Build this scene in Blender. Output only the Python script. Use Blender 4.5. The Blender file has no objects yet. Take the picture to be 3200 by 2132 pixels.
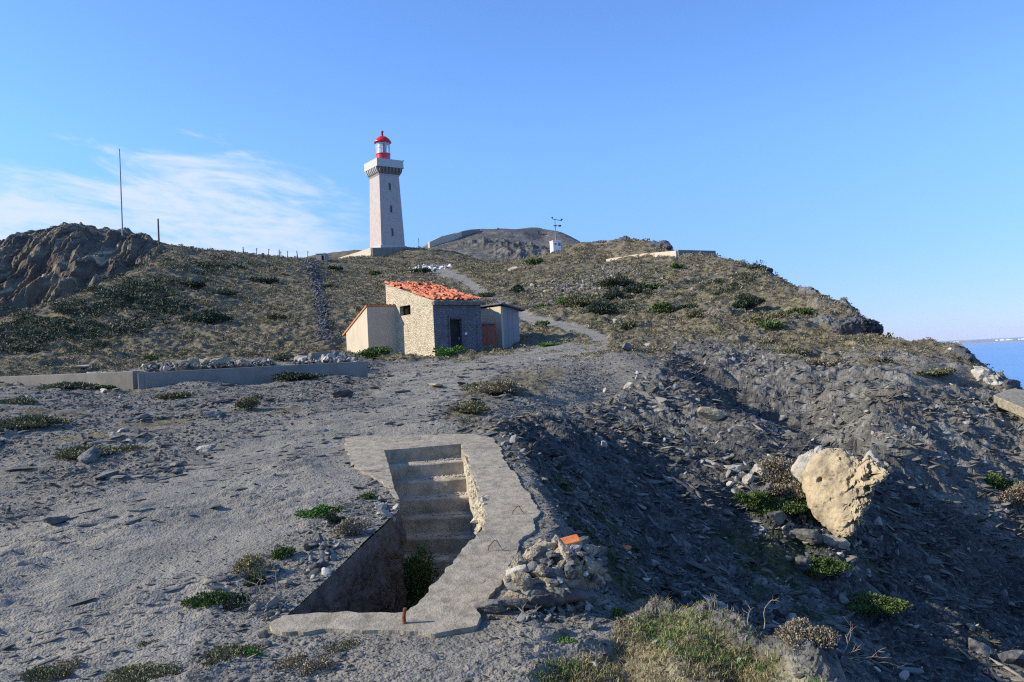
import bpy, bmesh, math, random
import numpy as np
from mathutils import Vector, Matrix, noise as mnoise

rng = np.random.default_rng(7)
random.seed(7)
scene = bpy.context.scene
COL = scene.collection

# ------------------------------------------------------------------ camera
W0, H0, F0 = 2353.0, 1568.0, 1830.0
PITCH = math.radians(1.41)
ROLL = math.radians(2.8)
cp, sp = math.cos(PITCH), math.sin(PITCH)
FWD = np.array([0, cp, sp]); R0 = np.array([1.0, 0, 0]); U0 = np.array([0, -sp, cp])
RIGHT = R0 * math.cos(ROLL) - U0 * math.sin(ROLL)
UP = U0 * math.cos(ROLL) + R0 * math.sin(ROLL)
cam_d = bpy.data.cameras.new('camera')
cam = bpy.data.objects.new('camera', cam_d)
COL.objects.link(cam)
cam.matrix_world = Matrix(((RIGHT[0], UP[0], -FWD[0], 0), (RIGHT[1], UP[1], -FWD[1], 0), (RIGHT[2], UP[2], -FWD[2], 0), (0, 0, 0, 1)))
cam_d.sensor_width = 36.0
cam_d.lens = 36.0 * F0 / W0
cam_d.clip_start = 0.1
cam_d.clip_end = 60000
scene.camera = cam
scene.render.resolution_x = 1024
scene.render.resolution_y = 682

def ray(u, v):
    """direction with unit horizontal length for a point of the photograph (2353 px wide)"""
    d = FWD + RIGHT * ((u - W0 / 2) / F0) + UP * (-(v - H0 / 2) / F0)
    return d / math.hypot(d[0], d[1])

def at(u, v, r):
    d = ray(u, v)
    return Vector((d[0] * r, d[1] * r, d[2] * r))

def project(P):
    P = np.asarray(P)
    z = P @ FWD
    z = np.where(np.abs(z) < 1e-6, 1e-6, z)
    return W0 / 2 + F0 * (P @ RIGHT) / z, H0 / 2 - F0 * (P @ UP) / z

# ------------------------------------------------------------------ numpy noise
def _hash(ix, iy, seed):
    h = (ix.astype(np.int64) * 374761393 + iy.astype(np.int64) * 668265263 + seed * 974634777) & 0xFFFFFFFF
    h = ((h ^ (h >> 13)) * 1274126177) & 0xFFFFFFFF
    h = (h ^ (h >> 16)) & 0xFFFFFFFF
    return h.astype(np.float64) / 4294967295.0

def perlin(x, y, seed=0):
    x0 = np.floor(x); y0 = np.floor(y)
    fx = x - x0; fy = y - y0
    ux = fx * fx * fx * (fx * (fx * 6 - 15) + 10); uy = fy * fy * fy * (fy * (fy * 6 - 15) + 10)
    def g(ix, iy):
        a = _hash(ix, iy, seed) * 2 * np.pi
        return np.cos(a) * (x - ix) + np.sin(a) * (y - iy)
    a = g(x0, y0); b = g(x0 + 1, y0); c = g(x0, y0 + 1); d = g(x0 + 1, y0 + 1)
    return (a + (b - a) * ux + (c - a) * uy + (a - b - c + d) * ux * uy) * 1.4

def fbm(x, y, lam, octaves, seed=0, gain=0.5, ridged=False, spacing=None):
    s = np.zeros_like(x); amp = 1.0
    for k in range(octaves):
        n = perlin(x / lam, y / lam, seed + k * 17)
        if ridged: n = 1 - 2 * np.abs(n)
        w = amp
        if spacing is not None: w = amp * np.clip(lam / (spacing * 2.0) - 0.5, 0, 1)
        s = s + n * w
        amp *= gain; lam *= 0.5
    return s

def cells(x, y, seed=0):
    """distance to nearest cell point, its random id, and distance to the border"""
    x0 = np.floor(x); y0 = np.floor(y)
    d1 = np.full(x.shape, 9.0); d2 = np.full(x.shape, 9.0); idv = np.zeros(x.shape)
    for i in (-1, 0, 1):
        for j in (-1, 0, 1):
            cx = x0 + i; cy = y0 + j
            px = cx + _hash(cx, cy, seed); py = cy + _hash(cx, cy, seed + 91)
            d = np.hypot(px - x, py - y)
            h = _hash(cx, cy, seed + 5)
            closer = d < d1
            d2 = np.where(closer, d1, np.minimum(d2, d))
            idv = np.where(closer, h, idv)
            d1 = np.where(closer, d, d1)
    return d1, idv, d2 - d1

def smooth(a, b, x):
    t = np.clip((x - a) / (b - a), 0, 1)
    return t * t * (3 - 2 * t)

# ------------------------------------------------------------------ terrain control points
# (u, v, r): where the photograph shows the ground and how far that ground is
CP = [
 # near plateau on the left
 (-500,1568,4.6),(-500,1200,8.5),(-500,1000,16),(-500,925,34),(-500,880,48),
 (0,1568,4.4),(0,1350,5.6),(0,1200,7.8),(0,1100,9.8),(0,1020,12.8),(0,960,17),(0,915,25),(0,890,33),(0,872,40),
 (300,1568,4.1),(300,1400,4.9),(300,1250,6.6),(300,1100,9.4),(300,1000,13.2),(300,950,18),(300,910,25),(310,892,31),
 (600,1568,4.2),(600,1440,4.75),(560,1250,6.5),(560,1130,8.4),(560,1020,11.6),(560,950,16),(560,905,23),(580,882,29.8),(340,852,33.6),(420,848,33.3),(520,844,33.2),(620,842,33.2),(720,836,33.4),(810,832,33.6),
 (760,1180,7.5),(780,1050,9.9),(780,980,12.8),(780,930,17),(800,890,24),(830,866,31),
 (900,1568,4.2),(900,1500,4.5),(900,985,12),(930,930,16.5),(940,880,24),(930,850,32),(900,826,43.5),(960,824,42),
 (1100,1500,4.6),(1200,1568,4.35),(1100,960,13.2),(1080,905,18),(1080,860,25),(1100,828,34),(1060,818,41),(1000,822,42),
 # near right, grass mound to the gully edge
 (1180,1440,4.9),(1300,1500,4.7),(1450,1568,4.45),(1330,1415,5.15),(1450,1440,5.0),(1600,1450,4.8),(1700,1480,4.6),(1800,1530,4.3),(1700,1568,4.35),(1900,1590,3.95),(1860,1568,4.05),
 (1500,1421,5.3),(1620,1437,5.1),(1720,1470,4.9),(1820,1520,4.55),(1900,1568,4.2),
 # just past the mound edge and down the gully side
 (1450,1455,6.6),(1600,1470,6.4),(1750,1530,6.0),(1900,1620,5.7),(2100,1700,5.7),
 (1300,1300,7.6),(1400,1330,8.3),(1500,1400,8.5),(1650,1430,8.5),(1800,1480,8.3),(1950,1560,8.0),(2100,1640,8.0),
 (1260,1240,8.0),(1250,1130,9.7),(1190,1050,10.6),(1145,990,11.9),
 (1400,1200,11.1),(1500,1200,12.4),(1500,1300,10.6),(1700,1300,12.4),(1700,1380,11.2),(1900,1420,11.9),(2000,1500,11.3),(2200,1568,11.6),(2353,1600,12),
 (1300,1120,11.5),(1400,1080,13.5),(1600,1150,14.0),(1700,1210,14.0),(1300,1010,13.8),(1250,960,15.5),(1180,945,15),
 (1400,990,16.8),(1480,950,19.5),(1560,1015,17.5),(1640,1050,16.6),
 # gully floor
 (1850,1290,13.8),(1950,1360,13.4),(2050,1420,13.2),(2200,1480,13.3),(2353,1540,13.6),
 # boulder spur
 (1700,1075,15.8),(1760,1105,15.3),(1800,1170,14.7),(1850,1225,14.5),(1950,1235,14.6),(1990,1280,15.2),(1800,1040,17.5),(1900,1080,16.2),
 # far slope of the gully
 (2050,1280,16.2),(2150,1340,16.4),(2353,1420,18.2),(2080,1190,18.2),(2250,1230,19.8),(2353,1290,20.2),(2100,1110,20.4),(2020,1090,19.8),
 (2200,1060,22.8),(2353,1150,22.8),(2100,980,23.8),(2000,975,22.8),(2250,960,26.2),(2353,1020,25.8),
 # head scarp
 (1380,925,19.8),(1300,885,20.8),(1250,850,25),(1400,868,23.5),(1330,828,29),(1395,806,33),(1450,806,31),(1480,830,27),
 (1500,868,23.2),(1600,922,21.2),(1700,985,19.4),(1780,1022,18.2),(1560,850,29.5),(1620,880,29),(1700,935,27),(1790,990,25),(1880,1035,23.2),(1960,1070,21.5),
 (1660,850,29.5),(1730,890,28),(1800,940,26.3),(1870,985,25.2),(1950,930,26),(1900,960,25.6),(1850,900,27.3),
 (1560,806,34),(1640,815,32.5),(1700,830,31.5),(1760,840,30),(1850,860,28),(1900,840,30),(1800,806,33),(1900,800,34),(2000,812,31),(1950,870,27.5),
 # knoll on the right
 (2080,792,34),(2060,840,29),(2120,880,27),(2150,798,33),(2200,806,31.5),(2235,835,31),(2200,880,28.8),(2280,880,29.5),(2310,895,28.8),(2353,940,27.5),(2450,985,26),(2600,1060,25),
 (2150,950,25.6),
 # behind the knoll it drops to the sea
 (2150,900,48),(2250,950,48),(2353,1050,42),(2050,850,60),(2200,1100,80),(2353,1200,70),(2600,1300,60),(2100,1000,140),(2353,1150,150),(2700,1150,150),
 (2353,1000,260),(2050,960,260),(2700,1000,260),
 # platform behind the gully and lower slope of the right hill
 (1250,800,40),(1310,788,42),(1370,783,43),(1450,775,43),(1600,775,42),(1750,775,41),(1900,760,42),(1960,785,38),
 (1300,765,50),(1380,765,49),(1500,740,53),(1650,735,52),(1800,725,52),(1900,705,54),
 (1200,735,60),(1180,715,68),(1250,715,64),(1350,730,58),
 (1400,700,68),(1550,700,62),(1700,690,62),(1820,685,60),
 (1300,680,82),(1450,650,84),(1600,650,77),(1700,640,77),
 (1200,650,105),(1300,630,108),(1400,610,108),(1395,600,117),(1470,588,111),(1550,592,103),(1640,594,106),(1600,612,92),
 (1250,595,128),(1300,572,134),(1350,558,134),(1430,550,130),(1500,556,124),(1545,580,116),(1600,592,110),(1650,594,102),(1700,604,90),(1770,632,80),(1810,662,71),(1850,668,66),(1890,686,60),(1925,712,55),(1950,722,52),(2010,762,47),(2050,785,42),
 # behind the right hill
 (1300,640,165),(1430,640,165),(1550,650,150),(1640,680,135),(1770,720,115),(1850,770,100),(1950,800,85),(2030,830,75),
 (1430,720,230),(1600,760,220),(1800,820,200),(1950,880,180),(1300,640,260),(1600,780,260),(1850,880,260),
 # huts, path and saddle
 (1110,806,43.5),(1160,803,46),(1200,795,46),(1200,775,50),(1120,740,60),(1000,760,56),(900,780,54),
 (1100,700,76),(1180,700,80),(1000,700,80),(900,700,82),(1090,665,100),(1000,650,112),(900,640,120),(1020,625,135),(1100,640,118),(1150,660,98),
 (1010,605,158),(1080,598,170),(1120,604,168),(1180,603,160),(1060,585,178),(980,573,186),(1230,597,150),
 (890,592,178),(855,590,180),(930,572,184),(800,596,176),(740,602,172),(880,610,155),(780,620,145),
 (890,600,215),(1050,640,230),(1150,670,230),(810,574,228),(740,585,226),(695,594,218),(860,580,230),(900,592,232),(770,620,190),(840,612,200),(900,650,260),(1100,690,260),(750,640,260),
 # left hillside
 (870,800,50),(760,810,49),(850,760,60),(700,760,60),(700,700,78),(820,700,82),(720,650,110),(820,650,120),
 (700,596,155),(650,594,148),(600,592,142),(540,584,138),(480,580,135),(430,578,132),(400,574,130),
 (600,640,112),(600,700,82),(600,760,61),(600,815,46),(450,830,43),(300,845,42),(150,852,43),(0,855,45),(-300,860,48),
 (450,760,60),(450,700,76),(450,640,100),(450,600,122),(300,780,56),(300,720,70),(300,660,86),(320,620,100),(360,600,112),
 (150,790,57),(150,740,66),(180,690,76),(0,800,58),(0,762,68),(-200,800,62),(-400,830,62),
 (60,716,76),(230,652,90),
 # cleft before the cliff, then the cliff
 (0,760,88),(100,730,90),(200,690,98),(280,650,108),(340,612,118),
 (0,720,104),(100,690,106),(200,650,112),(280,610,122),(340,580,132),
 (0,650,116),(100,620,119),(200,590,124),(280,572,132),
 (-100,620,118),(0,585,126),(60,558,130),(110,545,133),(180,534,137),(225,542,138),(280,548,139),(330,560,138),(365,570,134),
 (-300,620,118),(-500,700,110),
 (0,640,180),(180,600,190),(350,620,190),(550,640,200),(0,700,260),(200,670,260),(400,670,260),(600,660,260),(-400,760,200),(-400,780,260),
 # close round the camera
 (0,2600,2.0),(600,2300,2.1),(1176,2300,2.05),(1700,2300,2.1),(2353,2600,2.2),(2353,1900,3.9),(2600,1800,5.5),(2353,1720,8.0),(2800,1700,12),(2800,1400,18),
 (-500,2000,3.0),(3000,1200,30),(3000,1150,80),(3200,2200,3.4),(-900,2200,3.0),(-900,1200,9),(-900,960,34),(-900,930,60),(-900,760,110),(-900,840,260),
]
def warp(th, lr):
    return th * 3.0, lr
def cp_arrays():
    T = []; L = []; V = []
    for u, v, r in CP:
        d = ray(u, v)
        if r < 13.3 and u < 1235:                 # the plateau round the stairway is one tilted plane
            r2 = (-1.6 - 0.095 * 5.15) / (d[2] - 0.095 * d[1])
            if 1.5 < r2 < 16: r = r2
        T.append(math.atan2(d[0], d[1])); L.append(math.log(r)); V.append(d[2])
    return np.array(T), np.array(L), np.array(V)
def base_tan(lr, th):
    r = np.exp(lr); k = 17.0; y = r * np.cos(th)
    z = -2.089 + 0.095 * (y - np.logaddexp(0, (y - k) / 3.0) * 3.0)
    return z / r
_T, _L, _V = cp_arrays()
_V = _V - base_tan(_L, _T)
_A, _B = warp(_T, _L)
def _phi(d2): return np.sqrt(d2 + 0.05 ** 2)
_n = len(_A)
_M = np.zeros((_n + 3, _n + 3))
_M[:_n, :_n] = _phi((_A[:, None] - _A[None]) ** 2 + (_B[:, None] - _B[None]) ** 2) 
_M[:_n, :_n] -= np.eye(_n) * 0.004
_P = np.stack([np.ones(_n), _A, _B], 1)
_M[:_n, _n:] = _P; _M[_n:, :_n] = _P.T
_C = np.linalg.solve(_M, np.concatenate([_V, np.zeros(3)]))
def tan_rbf(th, lr):
    a, b = warp(th, lr)
    out = np.empty(a.size); a = a.ravel(); b = b.ravel()
    for i in range(0, a.size, 20000):
        aa = a[i:i + 20000, None]; bb = b[i:i + 20000, None]
        out[i:i + 20000] = _phi((aa - _A) ** 2 + (bb - _B) ** 2) @ _C[:_n] + _C[_n] + _C[_n + 1] * aa[:, 0] + _C[_n + 2] * bb[:, 0]
    return out.reshape(th.shape)

TH0, TH1, LR0, LR1 = -1.0, 1.0, math.log(1.6), math.log(270.0)
GN, GM = 500, 460
_gth, _glr = np.meshgrid(np.linspace(TH0, TH1, GN), np.linspace(LR0, LR1, GM))
GRID = tan_rbf(_gth, _glr) + base_tan(_glr, _gth)
def bilin(G, th, lr):
    m, n = G.shape[:2]
    x = np.clip((th - TH0) / (TH1 - TH0) * (n - 1), 0, n - 1.001); y = np.clip((lr - LR0) / (LR1 - LR0) * (m - 1), 0, m - 1.001)
    i = x.astype(int); j = y.astype(int); fx = x - i; fy = y - j
    return G[j, i] * (1 - fx) * (1 - fy) + G[j, i + 1] * fx * (1 - fy) + G[j + 1, i] * (1 - fx) * fy + G[j + 1, i + 1] * fx * fy

# slab plane of the sunken stairway
def slab_z(y): return -1.6 + 0.095 * (y - 5.15)
def on_slab(u, v):
    d = ray(u, v)
    # z = d2*r ; y = d1*r ; plane
    r = (-1.6 - 0.095 * 5.15) / (d[2] - 0.095 * d[1])
    return Vector((d[0] * r, d[1] * r, d[2] * r))
SLAB_OUT = [(918,1150),(866,1100),(811,1073),(794,1030),(794,1010),(835,1004),(950,1001),(1080,999),(1130,1008),(1152,1030),(1166,1070),(1186,1090),(1200,1120),(1222,1150),(1238,1182),(1230,1215),(1205,1240),(1190,1262),(1172,1300),(1160,1330),(1120,1370),(1105,1400),(1095,1440),(1000,1460),(900,1455),(800,1452),(700,1455),(625,1450),(612,1436)]
SLAB_IN = [(652,1418),(720,1414),(800,1413),(890,1412),(945,1408),(975,1375),(1010,1335),(1035,1298),(1060,1270),(1095,1235),(1116,1208),(1120,1195),(1105,1150),(1090,1105),(1075,1060),(1060,1022),(970,1030),(883,1037),(891,1066),(899,1096),(906,1127)]
HOLE_UV = [(883,1037),(1060,1022),(1120,1195),(1060,1270),(1010,1335),(945,1408),(650,1417),(918,1168)]
HOLE = np.array([on_slab(u, v)[:2] for u, v in HOLE_UV])
SLABP = np.array([on_slab(u, v)[:2] for u, v in SLAB_OUT + SLAB_IN])

def poly_sd(x, y, poly):
    """signed distance to a polygon, negative inside"""
    P = np.asarray(poly, float); n = len(P)
    d = np.full(x.shape, 1e18); ins = np.zeros(x.shape, bool)
    for i in range(n):
        ax, ay = P[i]; bx, by = P[(i + 1) % n]
        ex, ey = bx - ax, by - ay
        t = np.clip(((x - ax) * ex + (y - ay) * ey) / (ex * ex + ey * ey + 1e-12), 0, 1)
        d = np.minimum(d, (x - ax - t * ex) ** 2 + (y - ay - t * ey) ** 2)
        c = ((ay > y) != (by > y))
        xi = ax + (y - ay) * ex / (ey if abs(ey) > 1e-12 else 1e-12)
        ins ^= c & (x < xi)
    d = np.sqrt(d)
    return np.where(ins, -d, d)

# ground-type regions, as outlines on the ground seen in the photograph
PATH_P = [(0,1600),(0,1260),(150,1160),(400,1090),(560,1010),(700,965),(850,935),(890,880),(900,850),(1080,830),(1250,800),(1310,788),(1378,783),(1392,800),(1300,826),(1150,856),(1060,905),(1000,960),(1100,1000),(1130,1010),(900,1020),(790,1010),(830,1100),(640,1260),(500,1340),(430,1600)]
FPATH_P = [(1392,795),(1340,770),(1240,752),(1190,733),(1180,712),(1088,672),(1060,648),(1015,634),(975,622),(1000,610),(1060,630),(1085,645),(1128,676),(1200,718),(1262,735),(1350,752),(1402,778)]
SCREE_P = [(1135,985),(1190,1060),(1245,1220),(1330,1400),(1450,1415),(1600,1438),(1750,1495),(1900,1590),(2700,1700),(2700,1000),(2353,950),(2250,905),(2120,900),(2040,850),(1900,830),(1700,808),(1560,806),(1500,850),(1400,960),(1250,950)]
GRASS_P = [(1230,1568),(1400,1500),(1420,1430),(1560,1415),(1700,1450),(1830,1520),(1900,1600),(1700,1640),(1300,1640)]
HUM_P = [(1010,935),(1080,880),(1180,850),(1290,850),(1260,900),(1130,930),(1080,985),(1010,975)]
CLIFF_P = [(-600,600),(-300,560),(0,540),(180,500),(300,530),(372,570),(345,600),(300,618),(230,655),(120,700),(0,745),(-300,820),(-600,850)]
def region(P, thG, lrG, valG):
    """soft region value computed on the coarse grid"""
    uu, vv = project(np.stack([np.sin(thG) * np.exp(lrG), np.cos(thG) * np.exp(lrG), valG * np.exp(lrG)], -1))
    return poly_sd(uu, vv, P), uu, vv
SD = {}
for nm, P in dict(path=PATH_P, fpath=FPATH_P, scree=SCREE_P, grass=GRASS_P, hum=HUM_P, cliff=CLIFF_P).items():
    SD[nm], UU, VV = region(P, _gth, _glr, GRID)
_rG = np.exp(_glr)

SHADE_P = [(1135,985),(1190,1060),(1245,1220),(1330,1400),(1450,1415),(1600,1438),(1750,1495),(1900,1590),(2700,1700),(2700,1400),(2353,1290),(2200,1200),(2060,1100),(1960,1060),(1880,1010),(1790,960),(1690,890),(1600,830),(1500,815),(1480,840),(1560,910),(1650,985),(1500,1000),(1400,960),(1250,950)]  # outline of the gully's shade, painted into the scree colour
SD['dark'] = poly_sd(UU, VV, SHADE_P)

def scree_shade(th, lr):
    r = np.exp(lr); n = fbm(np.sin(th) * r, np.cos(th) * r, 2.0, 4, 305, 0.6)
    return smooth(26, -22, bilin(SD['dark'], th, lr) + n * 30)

def masks(th, lr):
    """weights of ground types at a point of the map (angle, log distance)"""
    r = np.exp(lr); x = np.sin(th) * r; y = np.cos(th) * r
    n = fbm(x, y, 3.0, 5, 300, 0.6)
    n2 = fbm(x, y, 0.8, 4, 310, 0.6)
    def s(nm, w): return smooth(w, -w, bilin(SD[nm], th, lr) + n * w * 1.1)
    path = s('path', 22) * (r < 60)
    fp = smooth(7, -3, bilin(SD['fpath'], th, lr) + n * 3) * (r > 34) * (r < 160)
    path = np.maximum(path, fp)
    scree = s('scree', 25) * (r < 40)
    cliff = smooth(6, -6, bilin(SD['cliff'], th, lr) + n * 4) * (r > 84)
    # dry scrub covers everything past the low wall and the huts
    far = smooth(36, 41, r + n * 3)
    rightnear = smooth(26, 33, r + n * 3) * smooth(0.05, 0.12, th)
    veg = np.maximum(far, rightnear)
    veg = np.maximum(veg, s('grass', 26) * (r < 8))
    veg = np.maximum(veg, s('hum', 22) * (r < 30) * 1.0)
    patch = smooth(0.45, 0.9, fbm(x + 31, y, 3.3, 4, 330, 0.55) + 0.15) * smooth(9, 16, r) * (th < -0.1)
    veg = np.maximum(veg, patch * 0.9)
    right_rock = smooth(0.55, 0.95, fbm(x, y, 6, 4, 340, 0.6) + 0.25) * smooth(0.1, 0.3, th) * (r < 140)
    veg = veg * (1 - path) * (1 - scree) * (1 - cliff)
    rocky = np.clip(right_rock * 0.85, 0, 1) * (1 - path) * (1 - cliff)
    return path, veg, scree, cliff, rocky

def height(th, lr, full=True):
    r = np.exp(lr); x = np.sin(th) * r; y = np.cos(th) * r
    base = bilin(GRID, th, lr) * r
    path, veg, scree, cliff, rocky = masks(th, lr)
    sp_ = np.maximum(r * 0.00125, r * 0.0035 * 0.9)      # mesh spacing
    plain = np.clip(1 - veg - scree - cliff, 0, 1)
    # large soft undulation
    und = fbm(x, y, 14, 3, 1, 0.5) * 0.16 * smooth(14, 60, r)
    # gravel and bedrock of the plateau: tilted schist flakes
    ang = 0.45
    xr = x * math.cos(ang) + y * math.sin(ang); yr = -x * math.sin(ang) + y * math.cos(ang)
    wx = fbm(x, y, 0.9, 3, 55) * 0.35
    def flakes(sx, sy, seed, lam):
        d1, idv, bd = cells(xr / sx + wx, yr / sy + wx, seed)
        vis = np.clip(lam / (sp_ * 1.6) - 0.6, 0, 1)
        return ((idv - 0.5) + (0.5 - d1) * 0.5) * smooth(0.0, 0.16, bd) * vis
    fl = flakes(0.85, 0.24, 60, 0.3) * 0.040 + flakes(0.27, 0.095, 61, 0.12) * 0.026 + flakes(0.10, 0.05, 62, 0.05) * 0.012
    outc = smooth(0.05, 0.55, fbm(x, y, 2.6, 3, 44, 0.5)) * (th < 0.1) * smooth(8, 12, r)      # rougher outcrop patches
    rough = 0.55 + 1.6 * outc + 0.35 * fbm(x, y, 1.7, 3, 45)
    pv = fbm(x, y, 1.5, 4, 46, 0.55)
    fl = fl * np.clip(rough, 0.2, 3) * (1 - path * np.clip(0.75 - 1.5 * pv, 0.05, 0.92))
    fl = fl + (fbm(xr / 3.2, yr, 0.30, 4, 49, 0.6, ridged=True, spacing=sp_) - 0.3) * 0.034 * smooth(-0.45, 0.4, pv)
    soft = fbm(x, y, 1.6, 6, 2, 0.55, spacing=sp_) * 0.032 * (1 + 1.3 * outc)
    # scree: streaks down the fall line plus stones
    a2 = -0.95
    xs = x * math.cos(a2) + y * math.sin(a2); ys = -x * math.sin(a2) + y * math.cos(a2)
    sc = fbm(xs / 3.6, ys, 0.5, 5, 9, 0.62, spacing=sp_) * 0.12 + flakes(0.34, 0.22, 64, 0.25) * 0.08 + flakes(0.13, 0.09, 66, 0.1) * 0.05
    rill = fbm(xs / 7, ys, 1.5, 3, 11, 0.5, ridged=True) * 0.08 + (fbm(x, y, 2.4, 5, 12, 0.6, ridged=True, spacing=sp_) - 0.3) * 0.16 * smooth(13, 20, r)
    # scrub hummocks
    vg = fbm(x, y, 2.2, 6, 20, 0.75, spacing=sp_) * 0.30 * smooth(10, 45, r) + fbm(x, y, 0.5, 4, 25, 0.6, spacing=sp_) * 0.05
    # outcrops
    rk = fbm(x, y * 1.4, 4.0, 7, 30, 0.62, ridged=True, spacing=sp_) * 0.30 * smooth(20, 60, r) + fbm(x, y, 0.9, 5, 36, 0.62, ridged=True, spacing=sp_) * 0.10
    _, ic, bc = cells(x / 1.7 + wx, y / 1.1, 83); _, ie, be = cells(x / 0.6 + wx, y / 0.4, 84)
    crag = ((ic - 0.5) * 0.26 * smooth(0, 0.12, bc) + (ie - 0.5) * 0.13 * smooth(0, 0.12, be)) * smooth(11, 20, r)
    rk = rk + crag
    # strata of the cliff
    tl_ = x * 0.96 + y * 0.27; tw_ = -x * 0.27 + y * 0.96
    st = (fbm(x, y, 5, 6, 40, 0.72, ridged=True, spacing=sp_) - 0.35) * 0.20
    cwx = fbm(x, y, 7, 3, 56) * 0.25
    _, ia, ba = cells(tl_ / 1.9 + cwx, tw_ / 13, 81); _, ib, bb = cells(tl_ / 0.8 + cwx, tw_ / 6, 82)
    st = st + (ia - 0.5) * 0.75 * smooth(0, 0.07, ba) + (ib - 0.5) * 0.45 * smooth(0, 0.1, bb)
    tl = x * 0.96 + y * 0.27; tw = -x * 0.27 + y * 0.96
    strat = (fbm(tl + fbm(x, y, 6, 3, 48) * 0.4, tw * 0.10, 3.6, 6, 47, 0.72, ridged=True, spacing=sp_) - 0.35) * 0.7
    z = base + und + (fl + soft) * (plain + 0.25 * veg) + (sc + rill + crag * 0.55 * (1 - scree_shade(th, lr))) * scree + vg * veg + rk * rocky * (1 - scree * 0.7) + (st + strat) * cliff
    # mounds of cushion plants on the left of the plateau, small step by the wall
    # flat under the slab and steady near its hole
    near = (r < 13) & (r > 3.5) & (np.abs(th) < 0.5)
    if full and near.any():
        xn, yn, zn, sn = x[near], y[near], z[near], soft[near]
        w = smooth(0.6, 0.1, poly_sd(xn, yn, SLABP))
        ps = poly_sd(xn, yn, SLABP)
        zn = zn * (1 - w) + (slab_z(yn) - 0.012 - 0.05 * smooth(-0.03, -0.14, ps) + sn * 0.5) * w
        w2 = smooth(0.5, 0.0, poly_sd(xn, yn, HOLE))
        zn = zn * (1 - w2) + (slab_z(yn) - 0.012 - 0.05 * smooth(-0.03, -0.14, ps) + sn * 0.5) * w2
        z = z.copy(); z[near] = zn
    return z, (path, veg, scree, cliff, rocky)

def ground_z(x, y):
    xa = np.atleast_1d(np.asarray(x, float)); ya = np.atleast_1d(np.asarray(y, float))
    z, _ = height(np.arctan2(xa, ya), np.log(np.hypot(xa, ya)))
    return z if np.ndim(x) else float(z[0])

def hit(u, v, rmin=2.2, rmax=260):
    """first ground point the sight line meets"""
    d = ray(u, v); th = math.atan2(d[0], d[1])
    lr = np.linspace(math.log(rmin), math.log(rmax), 3000)
    g = bilin(GRID, np.full(lr.shape, th), lr)
    k = np.where(g >= d[2])[0]
    if len(k) == 0: k = [int(np.argmin(d[2] - g))]
    r = math.exp(lr[k[0]])
    x, y = d[0] * r, d[1] * r
    return Vector((x, y, ground_z(x, y)))

def foot(u, v, r):
    """ground point below/above the sight line at a known distance"""
    d = ray(u, v); x, y = d[0] * r, d[1] * r
    return Vector((x, y, ground_z(x, y)))

# ------------------------------------------------------------------ light
SUN_EL = math.radians(28.5); SUN_A = math.radians(-2)
SD_V = Vector((-math.cos(SUN_EL) * math.cos(SUN_A), math.cos(SUN_EL) * math.sin(SUN_A), math.sin(SUN_EL)))
ld = bpy.data.lights.new('sun', 'SUN'); ld.energy = 4.9; ld.angle = math.radians(0.5); ld.color = (1.0, 0.92, 0.77)
lo = bpy.data.objects.new('sun', ld); COL.objects.link(lo)
lo.rotation_euler = SD_V.to_track_quat('Z', 'Y').to_euler()
lo.location = (-60, 20, 60)
world = bpy.data.worlds.new('World'); scene.world = world; world.use_nodes = True
wn = world.node_tree; wn.nodes.clear()
def N(nt, typ, loc=(0, 0), **kw):
    n = nt.nodes.new(typ); n.location = loc
    for k, v in kw.items():
        if k.startswith('in_'): n.inputs[k[3:].replace('_', ' ')].default_value = v
        else: setattr(n, k, v)
    return n
wo = N(wn, 'ShaderNodeOutputWorld'); bg = N(wn, 'ShaderNodeBackground')
sky = N(wn, 'ShaderNodeTexSky'); sky.sky_type = 'NISHITA'; sky.sun_disc = False
sky.sun_elevation = SUN_EL
sky.sun_rotation = math.atan2(SD_V.x, SD_V.y)
sky.altitude = 80; sky.air_density = 1.0; sky.dust_density = 0.1; sky.ozone_density = 2.6
SKY_STRENGTH = 0.138
bg.inputs['Strength'].default_value = SKY_STRENGTH
# thin streaky cloud low over the left of the ridge, laid out on the sky's own directions
tc = N(wn, 'ShaderNodeTexCoord')
sep = N(wn, 'ShaderNodeSeparateXYZ'); wn.links.new(tc.outputs['Generated'], sep.inputs[0])
def M(nt, op, a, b=None, c=None, clamp=False):
    n = nt.nodes.new('ShaderNodeMath'); n.operation = op; n.use_clamp = clamp
    for i, v in enumerate((a, b, c)):
        if v is None: continue
        if isinstance(v, (int, float)): n.inputs[i].default_value = v
        else: nt.links.new(v, n.inputs[i])
    return n.outputs[0]
def mapr(nt, v, a, b, c=0.0, d=1.0, smoothstep=True):
    n = nt.nodes.new('ShaderNodeMapRange'); n.interpolation_type = 'SMOOTHSTEP' if smoothstep else 'LINEAR'
    nt.links.new(v, n.inputs[0])
    n.inputs[1].default_value = a; n.inputs[2].default_value = b; n.inputs[3].default_value = c; n.inputs[4].default_value = d
    return n.outputs[0]
X, Y, Z = sep.outputs
azi = M(wn, 'ARCTAN2', X, Y)                      # 0 ahead, negative to the left
ele = M(wn, 'ARCSINE', Z)
comb = N(wn, 'ShaderNodeCombineXYZ')
wn.links.new(M(wn, 'MULTIPLY', azi, 5.0), comb.inputs[0])
wn.links.new(M(wn, 'ADD', M(wn, 'MULTIPLY', ele, 22.0), M(wn, 'MULTIPLY', azi, 3.2)), comb.inputs[1])
cn = N(wn, 'ShaderNodeTexNoise'); cn.inputs['Scale'].default_value = 1.5; cn.inputs['Detail'].default_value = 9; cn.inputs['Roughness'].default_value = 0.62; cn.inputs['Distortion'].default_value = 0.5
wn.links.new(comb.outputs[0], cn.inputs['Vector'])
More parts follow.
